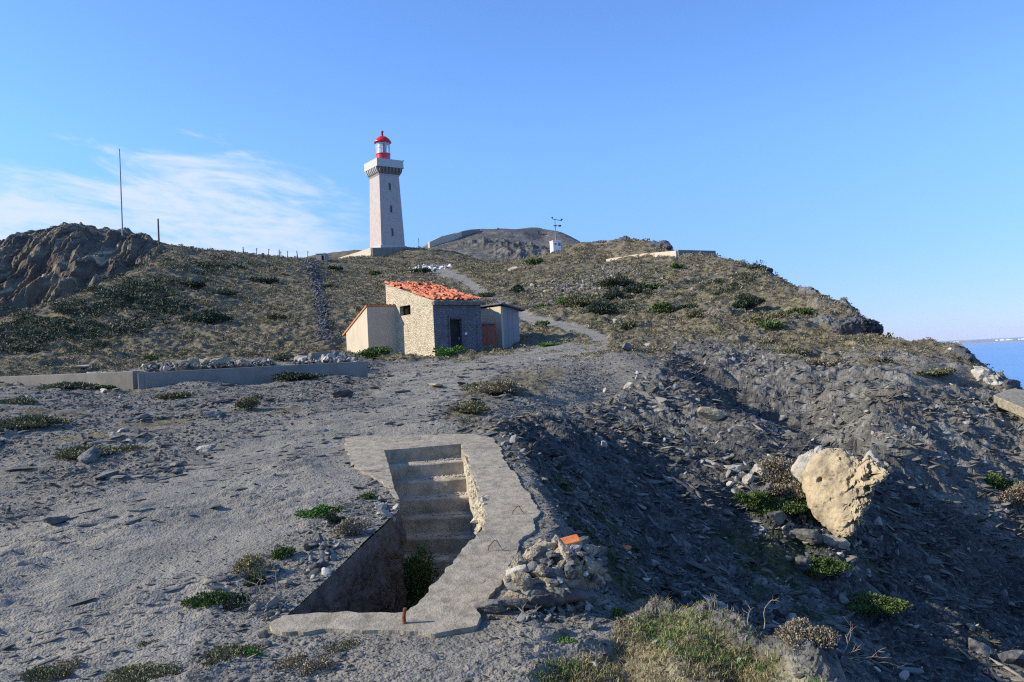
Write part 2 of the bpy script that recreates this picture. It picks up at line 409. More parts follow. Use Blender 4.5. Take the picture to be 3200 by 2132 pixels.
comb2 = N(wn, 'ShaderNodeCombineXYZ')
wn.links.new(M(wn, 'MULTIPLY', azi, 30.0), comb2.inputs[0])
wn.links.new(M(wn, 'ADD', M(wn, 'MULTIPLY', ele, 95.0), M(wn, 'MULTIPLY', azi, 10.0)), comb2.inputs[1])
cn2 = N(wn, 'ShaderNodeTexNoise'); cn2.inputs['Scale'].default_value = 1.1; cn2.inputs['Detail'].default_value = 7; cn2.inputs['Roughness'].default_value = 0.6
wn.links.new(comb2.outputs[0], cn2.inputs['Vector'])
# cloud bank: top edge falls from left to right
top = M(wn, 'SUBTRACT', 0.262, M(wn, 'MULTIPLY', M(wn, 'POWER', M(wn, 'ADD', azi, 0.40), 2.0), 1.3))
edge = M(wn, 'SUBTRACT', top, ele)
e1 = mapr(wn, M(wn, 'ADD', edge, M(wn, 'MULTIPLY', M(wn, 'SUBTRACT', cn.outputs[0], 0.5), 0.22)), -0.015, 0.06)
fade_r = mapr(wn, azi, -0.10, -0.30)
lowf = mapr(wn, ele, -0.02, 0.06)
wisps = mapr(wn, M(wn, 'ADD', M(wn, 'MULTIPLY', cn.outputs[0], 0.75), M(wn, 'MULTIPLY', cn2.outputs[0], 0.45)), 0.30, 0.72)
cl = M(wn, 'MULTIPLY', M(wn, 'MULTIPLY', e1, fade_r), M(wn, 'MULTIPLY', lowf, wisps))
cl = M(wn, 'MULTIPLY', cl, 0.88, clamp=True)
grade = N(wn, 'ShaderNodeMix'); grade.data_type = 'RGBA'; grade.blend_type = 'MULTIPLY'; grade.inputs[0].default_value = 1.0
hz = N(wn, 'ShaderNodeMix'); hz.data_type = 'RGBA'; hz.blend_type = 'MULTIPLY'; hz.inputs[7].default_value = (0.58, 0.55, 0.78, 1)
wn.links.new(mapr(wn, ele, 0.30, 0.0), hz.inputs[0]); wn.links.new(sky.outputs[0], hz.inputs[6])
wn.links.new(hz.outputs[2], grade.inputs[6]); grade.inputs[7].default_value = (0.76, 1.02, 1.42, 1)
cmix = N(wn, 'ShaderNodeMix'); cmix.data_type = 'RGBA'
wn.links.new(cl, cmix.inputs[0]); wn.links.new(grade.outputs[2], cmix.inputs[6]); cmix.inputs[7].default_value = (4.0, 4.5, 5.2, 1)
wn.links.new(cmix.outputs[2], bg.inputs['Color'])
wn.links.new(bg.outputs[0], wo.inputs['Surface'])
scene.view_settings.view_transform = 'Standard'
scene.view_settings.look = 'None'
scene.view_settings.gamma = 1.0
scene.view_settings.exposure = 0.46
scene.cycles.max_bounces = 5; scene.cycles.diffuse_bounces = 2; scene.cycles.glossy_bounces = 2
scene.cycles.transparent_max_bounces = 6; scene.cycles.transmission_bounces = 3
scene.cycles.volume_bounces = 0
scene.cycles.use_denoising = False
scene.cycles.filter_width = 1.2
scene.cycles.sample_clamp_indirect = 6.0

# ------------------------------------------------------------------ materials
def new_mat(name, rough=0.9, spec=0.2):
    m = bpy.data.materials.new(name); m.use_nodes = True
    nt = m.node_tree; b = nt.nodes['Principled BSDF']
    b.inputs['Roughness'].default_value = rough
    b.inputs['Specular IOR Level'].default_value = spec
    return m, nt, b
def noise_node(nt, coord, scale, detail=5, rough=0.6, dist=0.0):
    n = nt.nodes.new('ShaderNodeTexNoise'); nt.links.new(coord, n.inputs['Vector'])
    n.inputs['Scale'].default_value = scale; n.inputs['Detail'].default_value = detail; n.inputs['Roughness'].default_value = rough; n.inputs['Distortion'].default_value = dist
    return n.outputs[0]
def mixc(nt, f, a, b, mode='MIX'):
    n = nt.nodes.new('ShaderNodeMix'); n.data_type = 'RGBA'; n.blend_type = mode
    for i, v in ((0, f), (6, a), (7, b)):
        if isinstance(v, (int, float)): n.inputs[i].default_value = v
        elif isinstance(v, tuple): n.inputs[i].default_value = (*v[:3], 1)
        else: nt.links.new(v, n.inputs[i])
    return n.outputs[2]
def ramp(nt, v, stops):
    n = nt.nodes.new('ShaderNodeValToRGB'); nt.links.new(v, n.inputs[0])
    els = n.color_ramp.elements
    while len(els) < len(stops): els.new(0.5)
    for e, (p, c) in zip(els, stops): e.position = p; e.color = (*c, 1)
    return n.outputs[0]
def bump(nt, b, hgt, strength=0.5, dist=0.02, prev=None):
    n = nt.nodes.new('ShaderNodeBump'); n.inputs['Strength'].default_value = strength; n.inputs['Distance'].default_value = dist
    nt.links.new(hgt, n.inputs['Height'])
    if prev is not None: nt.links.new(prev, n.inputs['Normal'])
    nt.links.new(n.outputs[0], b.inputs['Normal'])
    return n.outputs[0]
def simple(name, c1, c2, scale=4, rough=0.9, spec=0.2, bump_s=0.3, bump_d=0.01, detail=6, lo_=0.35, hi=0.65, coord='Object', bscale=None):
    m, nt, b = new_mat(name, rough, spec)
    tcn = nt.nodes.new('ShaderNodeTexCoord').outputs[coord]
    n = noise_node(nt, tcn, scale, detail, 0.65)
    nt.links.new(ramp(nt, n, [(lo_, c1), (hi, c2)]), b.inputs['Base Color'])
    if bump_s: bump(nt, b, noise_node(nt, tcn, bscale or scale * 6, 4, 0.65), bump_s, bump_d)
    return m

def make_terrain_mat():
    m, nt, b = new_mat('ground_cover', 0.92, 0.12)
    geo = nt.nodes.new('ShaderNodeNewGeometry'); P = geo.outputs['Position']
    at_ = nt.nodes.new('ShaderNodeAttribute'); at_.attribute_name = 'zones'
    sepc = nt.nodes.new('ShaderNodeSeparateColor'); nt.links.new(at_.outputs['Color'], sepc.inputs[0])
    pth, veg, scr = sepc.outputs
    at2 = nt.nodes.new('ShaderNodeAttribute'); at2.attribute_name = 'rocks'
    sep2 = nt.nodes.new('ShaderNodeSeparateColor'); nt.links.new(at2.outputs['Color'], sep2.inputs[0])
    clf, rck, moss = sep2.outputs
    big = noise_node(nt, P, 0.35, 5, 0.6); mid = noise_node(nt, P, 2.2, 6, 0.68); fine = noise_node(nt, P, 14, 5, 0.7); vfine = noise_node(nt, P, 60, 3, 0.7)
    vor = nt.nodes.new('ShaderNodeTexVoronoi'); vor.inputs['Scale'].default_value = 22; nt.links.new(P, vor.inputs['Vector'])
    vor2 = nt.nodes.new('ShaderNodeTexVoronoi'); vor2.inputs['Scale'].default_value = 55; nt.links.new(P, vor2.inputs['Vector'])
    sv = nt.nodes.new('ShaderNodeSeparateColor'); nt.links.new(vor.outputs['Color'], sv.inputs[0])
    sv2 = nt.nodes.new('ShaderNodeSeparateColor'); nt.links.new(vor2.outputs['Color'], sv2.inputs[0])
    # schist gravel and bedrock
    g = ramp(nt, M(nt, 'ADD', M(nt, 'MULTIPLY', fine, 0.5), M(nt, 'MULTIPLY', mid, 0.5)), [(0.33, (0.090, 0.081, 0.063)), (0.5, (0.195, 0.177, 0.139)), (0.66, (0.32, 0.29, 0.228))])
    g = mixc(nt, mapr(nt, sv.outputs[0], 0.3, 1.0, 0.0, 0.4), g, mixc(nt, sv2.outputs[1], (0.085, 0.085, 0.095), (0.36, 0.345, 0.33)))
    patchy = noise_node(nt, P, 0.8, 6, 0.62, 0.4)
    g = mixc(nt, mapr(nt, big, 0.45, 0.7, 0, 0.5), g, (0.20, 0.165, 0.12))
    g = mixc(nt, mapr(nt, patchy, 0.52, 0.62, 0, 0.55), g, (0.27, 0.235, 0.18))
    pg = ramp(nt, M(nt, 'ADD', M(nt, 'MULTIPLY', vfine, 0.45), M(nt, 'MULTIPLY', mid, 0.55)), [(0.36, (0.165, 0.150, 0.118)), (0.52, (0.238, 0.216, 0.171)), (0.68, (0.33, 0.30, 0.24))])
    pg = mixc(nt, mapr(nt, sv2.outputs[0], 0.5, 1.0, 0.0, 0.22), pg, (0.36, 0.34, 0.33))
    pg = mixc(nt, mapr(nt, patchy, 0.50, 0.66, 0, 0.5), pg, (0.31, 0.272, 0.21))
    pg = mixc(nt, mapr(nt, patchy, 0.46, 0.36, 0, 0.45), pg, (0.15, 0.14, 0.118))
    col = mixc(nt, pth, g, pg)
    # dry scrub
    vcol = ramp(nt, M(nt, 'ADD', M(nt, 'MULTIPLY', mid, 0.6), M(nt, 'MULTIPLY', fine, 0.4)), [(0.36, (0.045, 0.044, 0.022)), (0.46, (0.125, 0.106, 0.060)), (0.56, (0.235, 0.195, 0.118)), (0.66, (0.35, 0.295, 0.195))])
    vcol = mixc(nt, mapr(nt, big, 0.42, 0.62, 0, 0.7), vcol, mixc(nt, fine, (0.075, 0.066, 0.045), (0.22, 0.185, 0.135)))
    col = mixc(nt, mapr(nt, M(nt, 'ADD', veg, M(nt, 'MULTIPLY', M(nt, 'SUBTRACT', mid, 0.5), 0.9)), 0.3, 0.7), col, vcol)
    # dark schist scree, its tone lowered further to paint in the gully's shade
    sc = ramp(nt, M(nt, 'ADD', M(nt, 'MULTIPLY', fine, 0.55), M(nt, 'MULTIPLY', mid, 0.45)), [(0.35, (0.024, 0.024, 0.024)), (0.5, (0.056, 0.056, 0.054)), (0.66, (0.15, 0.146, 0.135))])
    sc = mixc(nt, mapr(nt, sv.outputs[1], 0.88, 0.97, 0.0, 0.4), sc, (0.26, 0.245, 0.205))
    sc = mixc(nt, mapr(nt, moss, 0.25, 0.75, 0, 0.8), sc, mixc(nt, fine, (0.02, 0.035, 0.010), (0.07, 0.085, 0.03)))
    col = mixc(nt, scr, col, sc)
    mps = nt.nodes.new('ShaderNodeMapping'); nt.links.new(P, mps.inputs['Vector']); mps.inputs['Rotation'].default_value = (0, 0, 0.95); mps.inputs['Scale'].default_value = (1.2, 6.5, 3.0)
    strk = noise_node(nt, mps.outputs[0], 1.6, 6, 0.7)
    col = mixc(nt, M(nt, 'MULTIPLY', scr, mapr(nt, strk, 0.50, 0.68, 0, 0.7)), col, (0.15, 0.14, 0.12))
    col = mixc(nt, M(nt, 'MULTIPLY', scr, mapr(nt, strk, 0.48, 0.34, 0, 0.7)), col, (0.022, 0.021, 0.019))
    # outcrops
    rc = ramp(nt, M(nt, 'ADD', M(nt, 'MULTIPLY', fine, 0.4), M(nt, 'MULTIPLY', mid, 0.6)), [(0.34, (0.045, 0.044, 0.040)), (0.5, (0.14, 0.133, 0.115)), (0.64, (0.36, 0.34, 0.29))])
    rc = mixc(nt, mapr(nt, big, 0.56, 0.68, 0, 0.55), rc, (0.15, 0.085, 0.04))
    col = mixc(nt, M(nt, 'MULTIPLY', rck, mapr(nt, mid, 0.38, 0.58)), col, rc)
    # cliff
    mp = nt.nodes.new('ShaderNodeMapping'); nt.links.new(P, mp.inputs['Vector']); mp.inputs['Rotation'].default_value = (0, 0, -0.27); mp.inputs['Scale'].default_value = (0.55, 0.05, 0.10)
    stn = noise_node(nt, mp.outputs[0], 1.0, 7, 0.65, 0.6)
    cc = ramp(nt, stn, [(0.36, (0.060, 0.049, 0.036)), (0.48, (0.135, 0.110, 0.080)), (0.56, (0.18, 0.145, 0.09)), (0.63, (0.46, 0.38, 0.24))])
    cc = mixc(nt, mapr(nt, big, 0.5, 0.64, 0, 0.6), cc, (0.11, 0.070, 0.040))
    cc = mixc(nt, mapr(nt, noise_node(nt, P, 0.9, 6, 0.7), 0.64, 0.70), cc, (0.45, 0.42, 0.36))
    col = mixc(nt, clf, col, cc)
    nt.links.new(col, b.inputs['Base Color'])
    # relief finer than the mesh
    h1 = M(nt, 'MULTIPLY', M(nt, 'SUBTRACT', 1.0, M(nt, 'MULTIPLY', pth, 0.55)), M(nt, 'ADD', M(nt, 'MULTIPLY', vor.outputs['Distance'], -1.0), M(nt, 'MULTIPLY', sv.outputs[2], 0.7)))
    h2 = M(nt, 'ADD', M(nt, 'MULTIPLY', vor2.outputs['Distance'], -1.0), M(nt, 'MULTIPLY', sv2.outputs[2], 0.8))
    n1 = bump(nt, b, h1, 0.55, 0.022)
    n2 = bump(nt, b, h2, 0.6, 0.012, n1)
    hh = M(nt, 'ADD', M(nt, 'ADD', mid, M(nt, 'MULTIPLY', fine, 0.35)), M(nt, 'MULTIPLY', M(nt, 'MULTIPLY', stn, clf), 9.0))
    bump(nt, b, hh, 0.6, 0.12, n2)
    return m
MAT_T = make_terrain_mat()

# ------------------------------------------------------------------ object helpers
def link_mesh(name, verts, faces, mat, parent=None, smooth_=False, loc=None):
    me = bpy.data.meshes.new(name)
    verts = np.asarray(verts, np.float32)
    if isinstance(faces, np.ndarray):
        nf, k = faces.shape
        me.vertices.add(len(verts)); me.vertices.foreach_set('co', verts.ravel())
        me.loops.add(nf * k); me.loops.foreach_set('vertex_index', faces.astype(np.int32).ravel())
        me.polygons.add(nf); me.polygons.foreach_set('loop_start', np.arange(nf, dtype=np.int32) * k)
        me.update(calc_edges=True)
    else:
        me.from_pydata([tuple(map(float, v)) for v in verts], [], faces); me.update()
    me.polygons.foreach_set('use_smooth', np.full(len(me.polygons), bool(smooth_)))
    if mat is not None:
        for mm in (mat if isinstance(mat, (list, tuple)) else [mat]): me.materials.append(mm)
    o = bpy.data.objects.new(name, me); COL.objects.link(o)
    if loc is not None: o.location = loc
    if parent is not None: o.parent = parent
    return o
def tag(o, label=None, cat=None, group=None, kind=None):
    if label: o['label'] = label
    if cat: o['category'] = cat
    if group: o['group'] = group
    if kind: o['kind'] = kind
    return o
def empty(name, loc, label, cat, group=None, rz=0.0):
    o = bpy.data.objects.new(name, None); COL.objects.link(o); o.location = loc; o.rotation_euler = (0, 0, rz)
    o.empty_display_size = 0.3
    return tag(o, label, cat, group)
def structure(o, label=None, cat=None):
    return tag(o, label, cat, kind='structure')

# ------------------------------------------------------------------ terrain mesh (one lattice on the map, split by kind of ground)
def build_terrain():
    fine_th = np.linspace(-0.64, 0.64, 1500)
    th = np.concatenate([np.linspace(-0.98, -0.642, 150)[:-1], fine_th, np.linspace(0.642, 0.98, 150)[1:]])
    lr = np.concatenate([np.linspace(math.log(1.65), math.log(3.6), 150)[:-1], np.linspace(math.log(3.6), math.log(40), 760)[:-1], np.linspace(math.log(40), math.log(265), 560)])
    T, L = np.meshgrid(th, lr)
    m, n = T.shape
    Zf = np.empty(T.shape); K = np.empty(T.shape + (5,))
    step = 60
    for j in range(0, m, step):
        z, k = height(T[j:j + step], L[j:j + step], full=(L[j, 0] < math.log(14.5)))
        Zf[j:j + step] = z
        for q in range(5): K[j:j + step, :, q] = k[q]
    Rr = np.exp(L); Xf = np.sin(T) * Rr; Yf = np.cos(T) * Rr
    V = np.stack([Xf, Yf, Zf], -1).reshape(-1, 3).astype(np.float32)
    idx = np.arange(m * n).reshape(m, n)
    F = np.stack([idx[:-1, :-1], idx[:-1, 1:], idx[1:, 1:], idx[1:, :-1]], -1).reshape(-1, 4)
    cx = (Xf[:-1, :-1] + Xf[1:, 1:]).ravel() / 2; cy = (Yf[:-1, :-1] + Yf[1:, 1:]).ravel() / 2
    near = np.hypot(cx, cy) < 13
    hole = np.zeros(len(cx), bool); hole[near] = poly_sd(cx[near], cy[near], HOLE) < 0.0
    Kc = K[:-1, :-1].reshape(-1, 5)
    rr = np.hypot(cx, cy)
    cls = np.zeros(len(F), int)                              # 0 ground
    cls[(Kc[:, 1] > 0.5) & (rr > 33)] = 1                     # hillside
    cls[(Kc[:, 4] > 0.5) & (rr > 33)] = 1
    cls[(rr > 44)] = 1
    cls[(Kc[:, 2] > 0.5)] = 2                                 # gully
    cls[(Kc[:, 3] > 0.5)] = 3                                 # cliff
    cls[(Kc[:, 0] > 0.5)] = 4                                 # path
    moss = smooth(0.1, 0.6, fbm(Xf, Yf, 2.4, 4, 71, 0.6)) * smooth(-2.4, -3.4, Zf) * smooth(17, 13, Rr)
    moss = np.maximum(moss, smooth(0.15, 0.6, fbm(Xf, Yf, 1.6, 4, 72, 0.6)) * smooth(1.9, 0.9, np.hypot(Xf - 0.9, (Yf - 8.2) * 0.45)))
    SHADE_K = scree_shade(T, L)  # how strongly the gully's shade is painted into the scree
    K[..., 4] = np.maximum(K[..., 4], K[..., 2] * (1 - SHADE_K) * 0.8)
    zones = np.concatenate([K[..., 0:2], (K[..., 2] * (0.5 + 0.5 * SHADE_K))[..., None], np.ones(T.shape + (1,))], -1).reshape(-1, 4).astype(np.float32)
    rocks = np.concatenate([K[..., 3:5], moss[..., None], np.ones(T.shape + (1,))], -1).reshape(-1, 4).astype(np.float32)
    info = [('ground', 'grey schist gravel and bedrock plateau'), ('hillside', 'hillside under dry brown scrub and outcrops'), ('scree_slope', 'steep shaded scree side of the gully'), ('cliff', 'brown cliff of slanting rock layers'), ('path', 'worn gravel path winding to the lighthouse')]
    for c, (nm, lab) in enumerate(info):
        f = F[(cls == c) & ~hole]
        used = np.zeros(len(V), bool); used[f.ravel()] = True
        remap = np.cumsum(used) - 1
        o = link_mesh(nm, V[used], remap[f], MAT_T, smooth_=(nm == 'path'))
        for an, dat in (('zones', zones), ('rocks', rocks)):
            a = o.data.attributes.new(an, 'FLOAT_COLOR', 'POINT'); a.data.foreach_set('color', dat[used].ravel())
        structure(o, lab, nm.replace('_', ' '))
build_terrain()

# the air over the cape and the sea
def haze():
    R_ = 14000; z0, z1 = -70.0, 135.0
    V = [(x, y, z) for z in (z0, z1) for x, y in ((-R_, -R_), (R_, -R_), (R_, R_), (-R_, R_))]
    m = bpy.data.materials.new('air'); m.use_nodes = True; nt = m.node_tree; nt.nodes.clear()
    o = nt.nodes.new('ShaderNodeOutputMaterial'); v = nt.nodes.new('ShaderNodeVolumePrincipled')
    v.inputs['Color'].default_value = (0.80, 0.86, 1.0, 1); v.inputs['Density'].default_value = 3e-5; v.inputs['Anisotropy'].default_value = 0.0
    nt.links.new(v.outputs[0], o.inputs['Volume'])
    ob = link_mesh('haze', V, [(3, 2, 1, 0), (4, 5, 6, 7), (0, 1, 5, 4), (1, 2, 6, 5), (2, 3, 7, 6), (3, 0, 4, 7)], m)
    tag(ob, 'faint bluish sea haze in the air', 'haze', kind='stuff')
haze()

# ------------------------------------------------------------------ mesh bits
ICO = {}
def ico(sub):
    if sub not in ICO:
        bm = bmesh.new(); bmesh.ops.create_icosphere(bm, subdivisions=sub, radius=1.0)
        bm.verts.ensure_lookup_table()
        ICO[sub] = (np.array([v.co[:] for v in bm.verts]), np.array([[v.index for v in f.verts] for f in bm.faces]))
        bm.free()
    return ICO[sub][0].copy(), ICO[sub][1].copy()
def fnoise(V, scale, octs=4, seed=0.0, gain=0.5):
    out = np.empty(len(V)); off = Vector((seed * 13.7, seed * 7.1, seed * 3.3))
    for i, p in enumerate(V):
        q = Vector((float(p[0]), float(p[1]), float(p[2]))) * scale + off
        s = 0; a = 1
        for k in range(octs):
            s += a * mnoise.noise(q); q = q * 2.03; a *= gain
        out[i] = s
    return out
def rock_shape(seed, sub=3, flat=0.6, cuts=9, rough=0.06):
    V, F = ico(sub)
    rs = np.random.default_rng(seed); V = V * 1.6
    for k in range(6 + max(2, cuts // 2)):
        n = rs.normal(size=3) if k > 5 else np.eye(3)[k % 3] * (1 if k < 3 else -1) + rs.normal(size=3) * 0.35; n /= np.linalg.norm(n)
        d = rs.uniform(0.55, 0.95); c = V @ n
        V = V * np.minimum(1.0, np.where(c > d, d / np.maximum(c, 1e-6), 1.0))[:, None]
    if sub >= 3:
        nn = V / np.linalg.norm(V, axis=1)[:, None]
        V += nn * (fnoise(V, 1.7, 4, seed) * rough)[:, None]
    V[:, 2] *= flat; V[:, 1] *= rs.uniform(0.6, 1.0)
    return V, F
def rotm(rx, ry, rz):
    return np.array(Matrix.Rotation(rz, 3, 'Z') @ Matrix.Rotation(ry, 3, 'Y') @ Matrix.Rotation(rx, 3, 'X'))

class MB:
    def __init__(s): s.v = []; s.f = []
    def add(s, V, F):
        b = len(s.v); s.v += [tuple(map(float, p)) for p in V]; s.f += [tuple(int(i) + b for i in f) for f in F]
    def box(s, x0, x1, y0, y1, z0, z1, top=None):
        """top: function (x,y)->z for a sloped top"""
        c = [(x0, y0), (x1, y0), (x1, y1), (x0, y1)]
        V = [(x, y, z0) for x, y in c] + [(x, y, (z1 if top is None else top(x, y))) for x, y in c]
        s.add(V, [(3, 2, 1, 0), (4, 5, 6, 7), (0, 1, 5, 4), (1, 2, 6, 5), (2, 3, 7, 6), (3, 0, 4, 7)])
    def tube(s, pts, r, n=8, cap=True):
        pts = [Vector(p) for p in pts]; rs = r if isinstance(r, (list, tuple)) else [r] * len(pts)
        b = len(s.v)
        for i, p in enumerate(pts):
            t = (pts[min(i + 1, len(pts) - 1)] - pts[max(i - 1, 0)]).normalized()
            a = t.orthogonal().normalized() if abs(t.z) < 0.95 else t.cross(Vector((1, 0, 0))).normalized()
            c = t.cross(a)
            for k in range(n):
                an = 2 * math.pi * k / n
                q = p + (a * math.cos(an) + c * math.sin(an)) * rs[i]; s.v.append(tuple(q))
        for i in range(len(pts) - 1):
            for k in range(n):
                s.f.append((b + i * n + k, b + i * n + (k + 1) % n, b + (i + 1) * n + (k + 1) % n, b + (i + 1) * n + k))
        if cap:
            s.f.append(tuple(b + k for k in range(n))[::-1]); s.f.append(tuple(b + (len(pts) - 1) * n + k for k in range(n)))
    def lathe(s, prof, n=24, cx=0, cy=0):
        b = len(s.v)
        for r, z in prof:
            for k in range(n):
                an = 2 * math.pi * k / n; s.v.append((cx + r * math.cos(an), cy + r * math.sin(an), z))
        for i in range(len(prof) - 1):
            for k in range(n):
                s.f.append((b + i * n + k, b + i * n + (k + 1) % n, b + (i + 1) * n + (k + 1) % n, b + (i + 1) * n + k))
        s.f.append(tuple(b + k for k in range(n))[::-1]); s.f.append(tuple(b + (len(prof) - 1) * n + k for k in range(n)))
    def build(s, name, mat, parent=None, loc=None, smooth_=False, bevel=0.0):
        o = link_mesh(name, s.v, s.f, mat, parent, smooth_, loc)
        if bevel:
            md = o.modifiers.new('bevel', 'BEVEL'); md.width = bevel; md.segments = 2; md.limit_method = 'ANGLE'; md.angle_limit = 0.6
        return o

def wall_along(mb, axis, c0, c1, s0, s1, z0, top, openings=()):
    """wall from s0 to s1 along axis ('x' or 'y'), filling c0..c1 across; openings (sa, sb, za, zb)"""
    cuts = sorted({s0, s1, *[q for o in openings for q in o[:2]]})
    for a, b in zip(cuts[:-1], cuts[1:]):
        zs = [(z0, None)]
        for (sa, sb, za, zb) in openings:
            if sa <= a + 1e-6 and sb >= b - 1e-6: zs = [(z0, za), (zb, None)]
        for (zl, zh) in zs:
            if zh is not None and zh - zl < 0.01: continue
            if axis == 'y': mb.box(c0, c1, a, b, zl, zh if zh is not None else 0, None if zh is not None else top)
            else: mb.box(a, b, c0, c1, zl, zh if zh is not None else 0, None if zh is not None else top)

def axis_coord(nt):
    """(x+y, z) in object space: runs along any upright wall square to its own building"""
    t = nt.nodes.new('ShaderNodeTexCoord'); s = nt.nodes.new('ShaderNodeSeparateXYZ'); nt.links.new(t.outputs['Object'], s.inputs[0])
    c = nt.nodes.new('ShaderNodeCombineXYZ')
    nt.links.new(M(nt, 'ADD', s.outputs[0], s.outputs[1]), c.inputs[0]); nt.links.new(s.outputs[2], c.inputs[1])
    return c.outputs[0], t.outputs['Object'], s.outputs

# building materials
def mat_masonry(name, pale, dark, joint):
    m, nt, b = new_mat(name, 0.9, 0.15)
    c, oc, xyz = axis_coord(nt)
    wob = nt.nodes.new('ShaderNodeVectorMath'); wob.operation = 'ADD'; nt.links.new(c, wob.inputs[0])
    nz = nt.nodes.new('ShaderNodeTexNoise'); nz.inputs['Scale'].default_value = 3.5; nt.links.new(c, nz.inputs['Vector'])
    sc = nt.nodes.new('ShaderNodeVectorMath'); sc.operation = 'SCALE'; nt.links.new(nz.outputs['Color'], sc.inputs[0]); sc.inputs['Scale'].default_value = 0.22
    nt.links.new(sc.outputs[0], wob.inputs[1])
    mp = nt.nodes.new('ShaderNodeMapping'); mp.inputs['Scale'].default_value = (4.4, 14.0, 1); nt.links.new(wob.outputs[0], mp.inputs['Vector'])
    vo = nt.nodes.new('ShaderNodeTexVoronoi'); vo.feature = 'DISTANCE_TO_EDGE'; vo.inputs['Scale'].default_value = 1.0; nt.links.new(mp.outputs[0], vo.inputs['Vector'])
    vc = nt.nodes.new('ShaderNodeTexVoronoi'); vc.inputs['Scale'].default_value = 1.0; nt.links.new(mp.outputs[0], vc.inputs['Vector'])
    sp2 = nt.nodes.new('ShaderNodeSeparateColor'); nt.links.new(vc.outputs['Color'], sp2.inputs[0])
    nb = noise_node(nt, oc, 2.4, 5, 0.65)
    stone = mixc(nt, sp2.outputs[0], dark, pale)
    stone = mixc(nt, mapr(nt, noise_node(nt, oc, 9, 5, 0.7), 0.35, 0.65, 0.5, 0), stone, pale)
    jt = M(nt, 'MULTIPLY', mapr(nt, vo.outputs[0], 0.015, 0.085, 1, 0), mapr(nt, nb, 0.36, 0.6))
    nt.links.new(mixc(nt, M(nt, 'MULTIPLY', jt, 0.85), stone, joint), b.inputs['Base Color'])
    h = M(nt, 'ADD', mapr(nt, vo.outputs[0], 0.0, 0.2), M(nt, 'MULTIPLY', noise_node(nt, oc, 22, 4, 0.7), 0.4))
    bump(nt, b, h, 0.7, 0.035)
    return m
def mat_render(name, base, stain, streak=(0.3, 0.28, 0.25), amt=0.5):
    m, nt, b = new_mat(name, 0.88, 0.2)
    c, oc, xyz = axis_coord(nt)
    n1 = noise_node(nt, oc, 1.1, 7, 0.7); n2 = noise_node(nt, oc, 7, 5, 0.7)
    mp = nt.nodes.new('ShaderNodeMapping'); mp.inputs['Scale'].default_value = (7, 0.6, 1); nt.links.new(c, mp.inputs['Vector'])
    n3 = noise_node(nt, mp.outputs[0], 1.0, 5, 0.6)
    col = mixc(nt, mapr(nt, n1, 0.4, 0.68, 0, amt), base, stain)
    col = mixc(nt, mapr(nt, n3, 0.55, 0.75, 0, amt * 0.7), col, streak)
    col = mixc(nt, mapr(nt, n2, 0.58, 0.75, 0, 0.35), col, stain)
    nt.links.new(col, b.inputs['Base Color'])
    bump(nt, b, M(nt, 'ADD', n2, M(nt, 'MULTIPLY', noise_node(nt, oc, 40, 3, 0.7), 0.3)), 0.35, 0.02)
    return m
M_HUT = mat_masonry('rubble_masonry_limewashed', (0.60, 0.50, 0.34), (0.50, 0.415, 0.285), (0.12, 0.095, 0.065))
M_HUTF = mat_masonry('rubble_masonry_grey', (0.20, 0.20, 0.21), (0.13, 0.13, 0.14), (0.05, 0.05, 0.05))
M_CREAM = mat_render('cream_render', (0.52, 0.435, 0.31), (0.40, 0.335, 0.245), (0.27, 0.24, 0.19), 0.55)
M_SHED = mat_render('grey_render', (0.30, 0.29, 0.28), (0.22, 0.21, 0.21), (0.17, 0.16, 0.16), 0.6)
M_CONC = mat_render('wall_concrete', (0.24, 0.225, 0.195), (0.17, 0.16, 0.14), (0.11, 0.105, 0.09), 0.8)
M_CONC_L = mat_render('pale_concrete', (0.22, 0.20, 0.165), (0.15, 0.138, 0.115), (0.11, 0.10, 0.085), 0.8)
M_WHITE = mat_render('lighthouse_render', (0.47, 0.40, 0.355), (0.38, 0.32, 0.285), (0.27, 0.23, 0.21), 0.8)
M_TRIM = mat_render('lighthouse_trim', (0.50, 0.475, 0.42), (0.5, 0.48, 0.45), (0.3, 0.29, 0.27), 0.5)
M_CORB = mat_render('corbel_stone', (0.25, 0.22, 0.17), (0.15, 0.13, 0.10), (0.10, 0.09, 0.07), 0.7)
M_ROOFD = simple('roof_felt', (0.09, 0.09, 0.095), (0.16, 0.16, 0.16), 5)
M_TILE = simple('terracotta_tile', (0.40, 0.09, 0.04), (0.74, 0.25, 0.12), 6, 0.8, 0.3, 0.4, 0.02, lo_=0.38, hi=0.6)
M_TILE_E = simple('terracotta_edge', (0.45, 0.17, 0.07), (0.60, 0.26, 0.12), 5, 0.85)
M_REDW = simple('brick_red_render', (0.22, 0.07, 0.05), (0.34, 0.12, 0.08), 3, 0.9)
M_DARK = simple('dark_timber', (0.016, 0.015, 0.016), (0.03, 0.028, 0.03), 6, 0.7)
M_VOID = simple('unlit_interior', (0.012, 0.011, 0.010), (0.02, 0.018, 0.016), 3, 1.0, 0.0, 0)
M_RED = simple('lantern_red_paint', (0.55, 0.012, 0.015), (0.66, 0.02, 0.022), 2, 0.28, 0.5, 0.0)
M_WPAINT = simple('white_paint', (0.72, 0.72, 0.72), (0.82, 0.82, 0.80), 3, 0.5, 0.4, 0.05)
M_STEEL = simple('grey_steel', (0.16, 0.16, 0.17), (0.26, 0.26, 0.27), 6, 0.6, 0.5, 0.1)
M_POST = simple('weathered_post', (0.05, 0.045, 0.04), (0.10, 0.09, 0.08), 6, 0.9)
M_RUST = simple('rusty_iron', (0.10, 0.035, 0.015), (0.30, 0.12, 0.05), 20, 0.9, 0.2, 0.4)
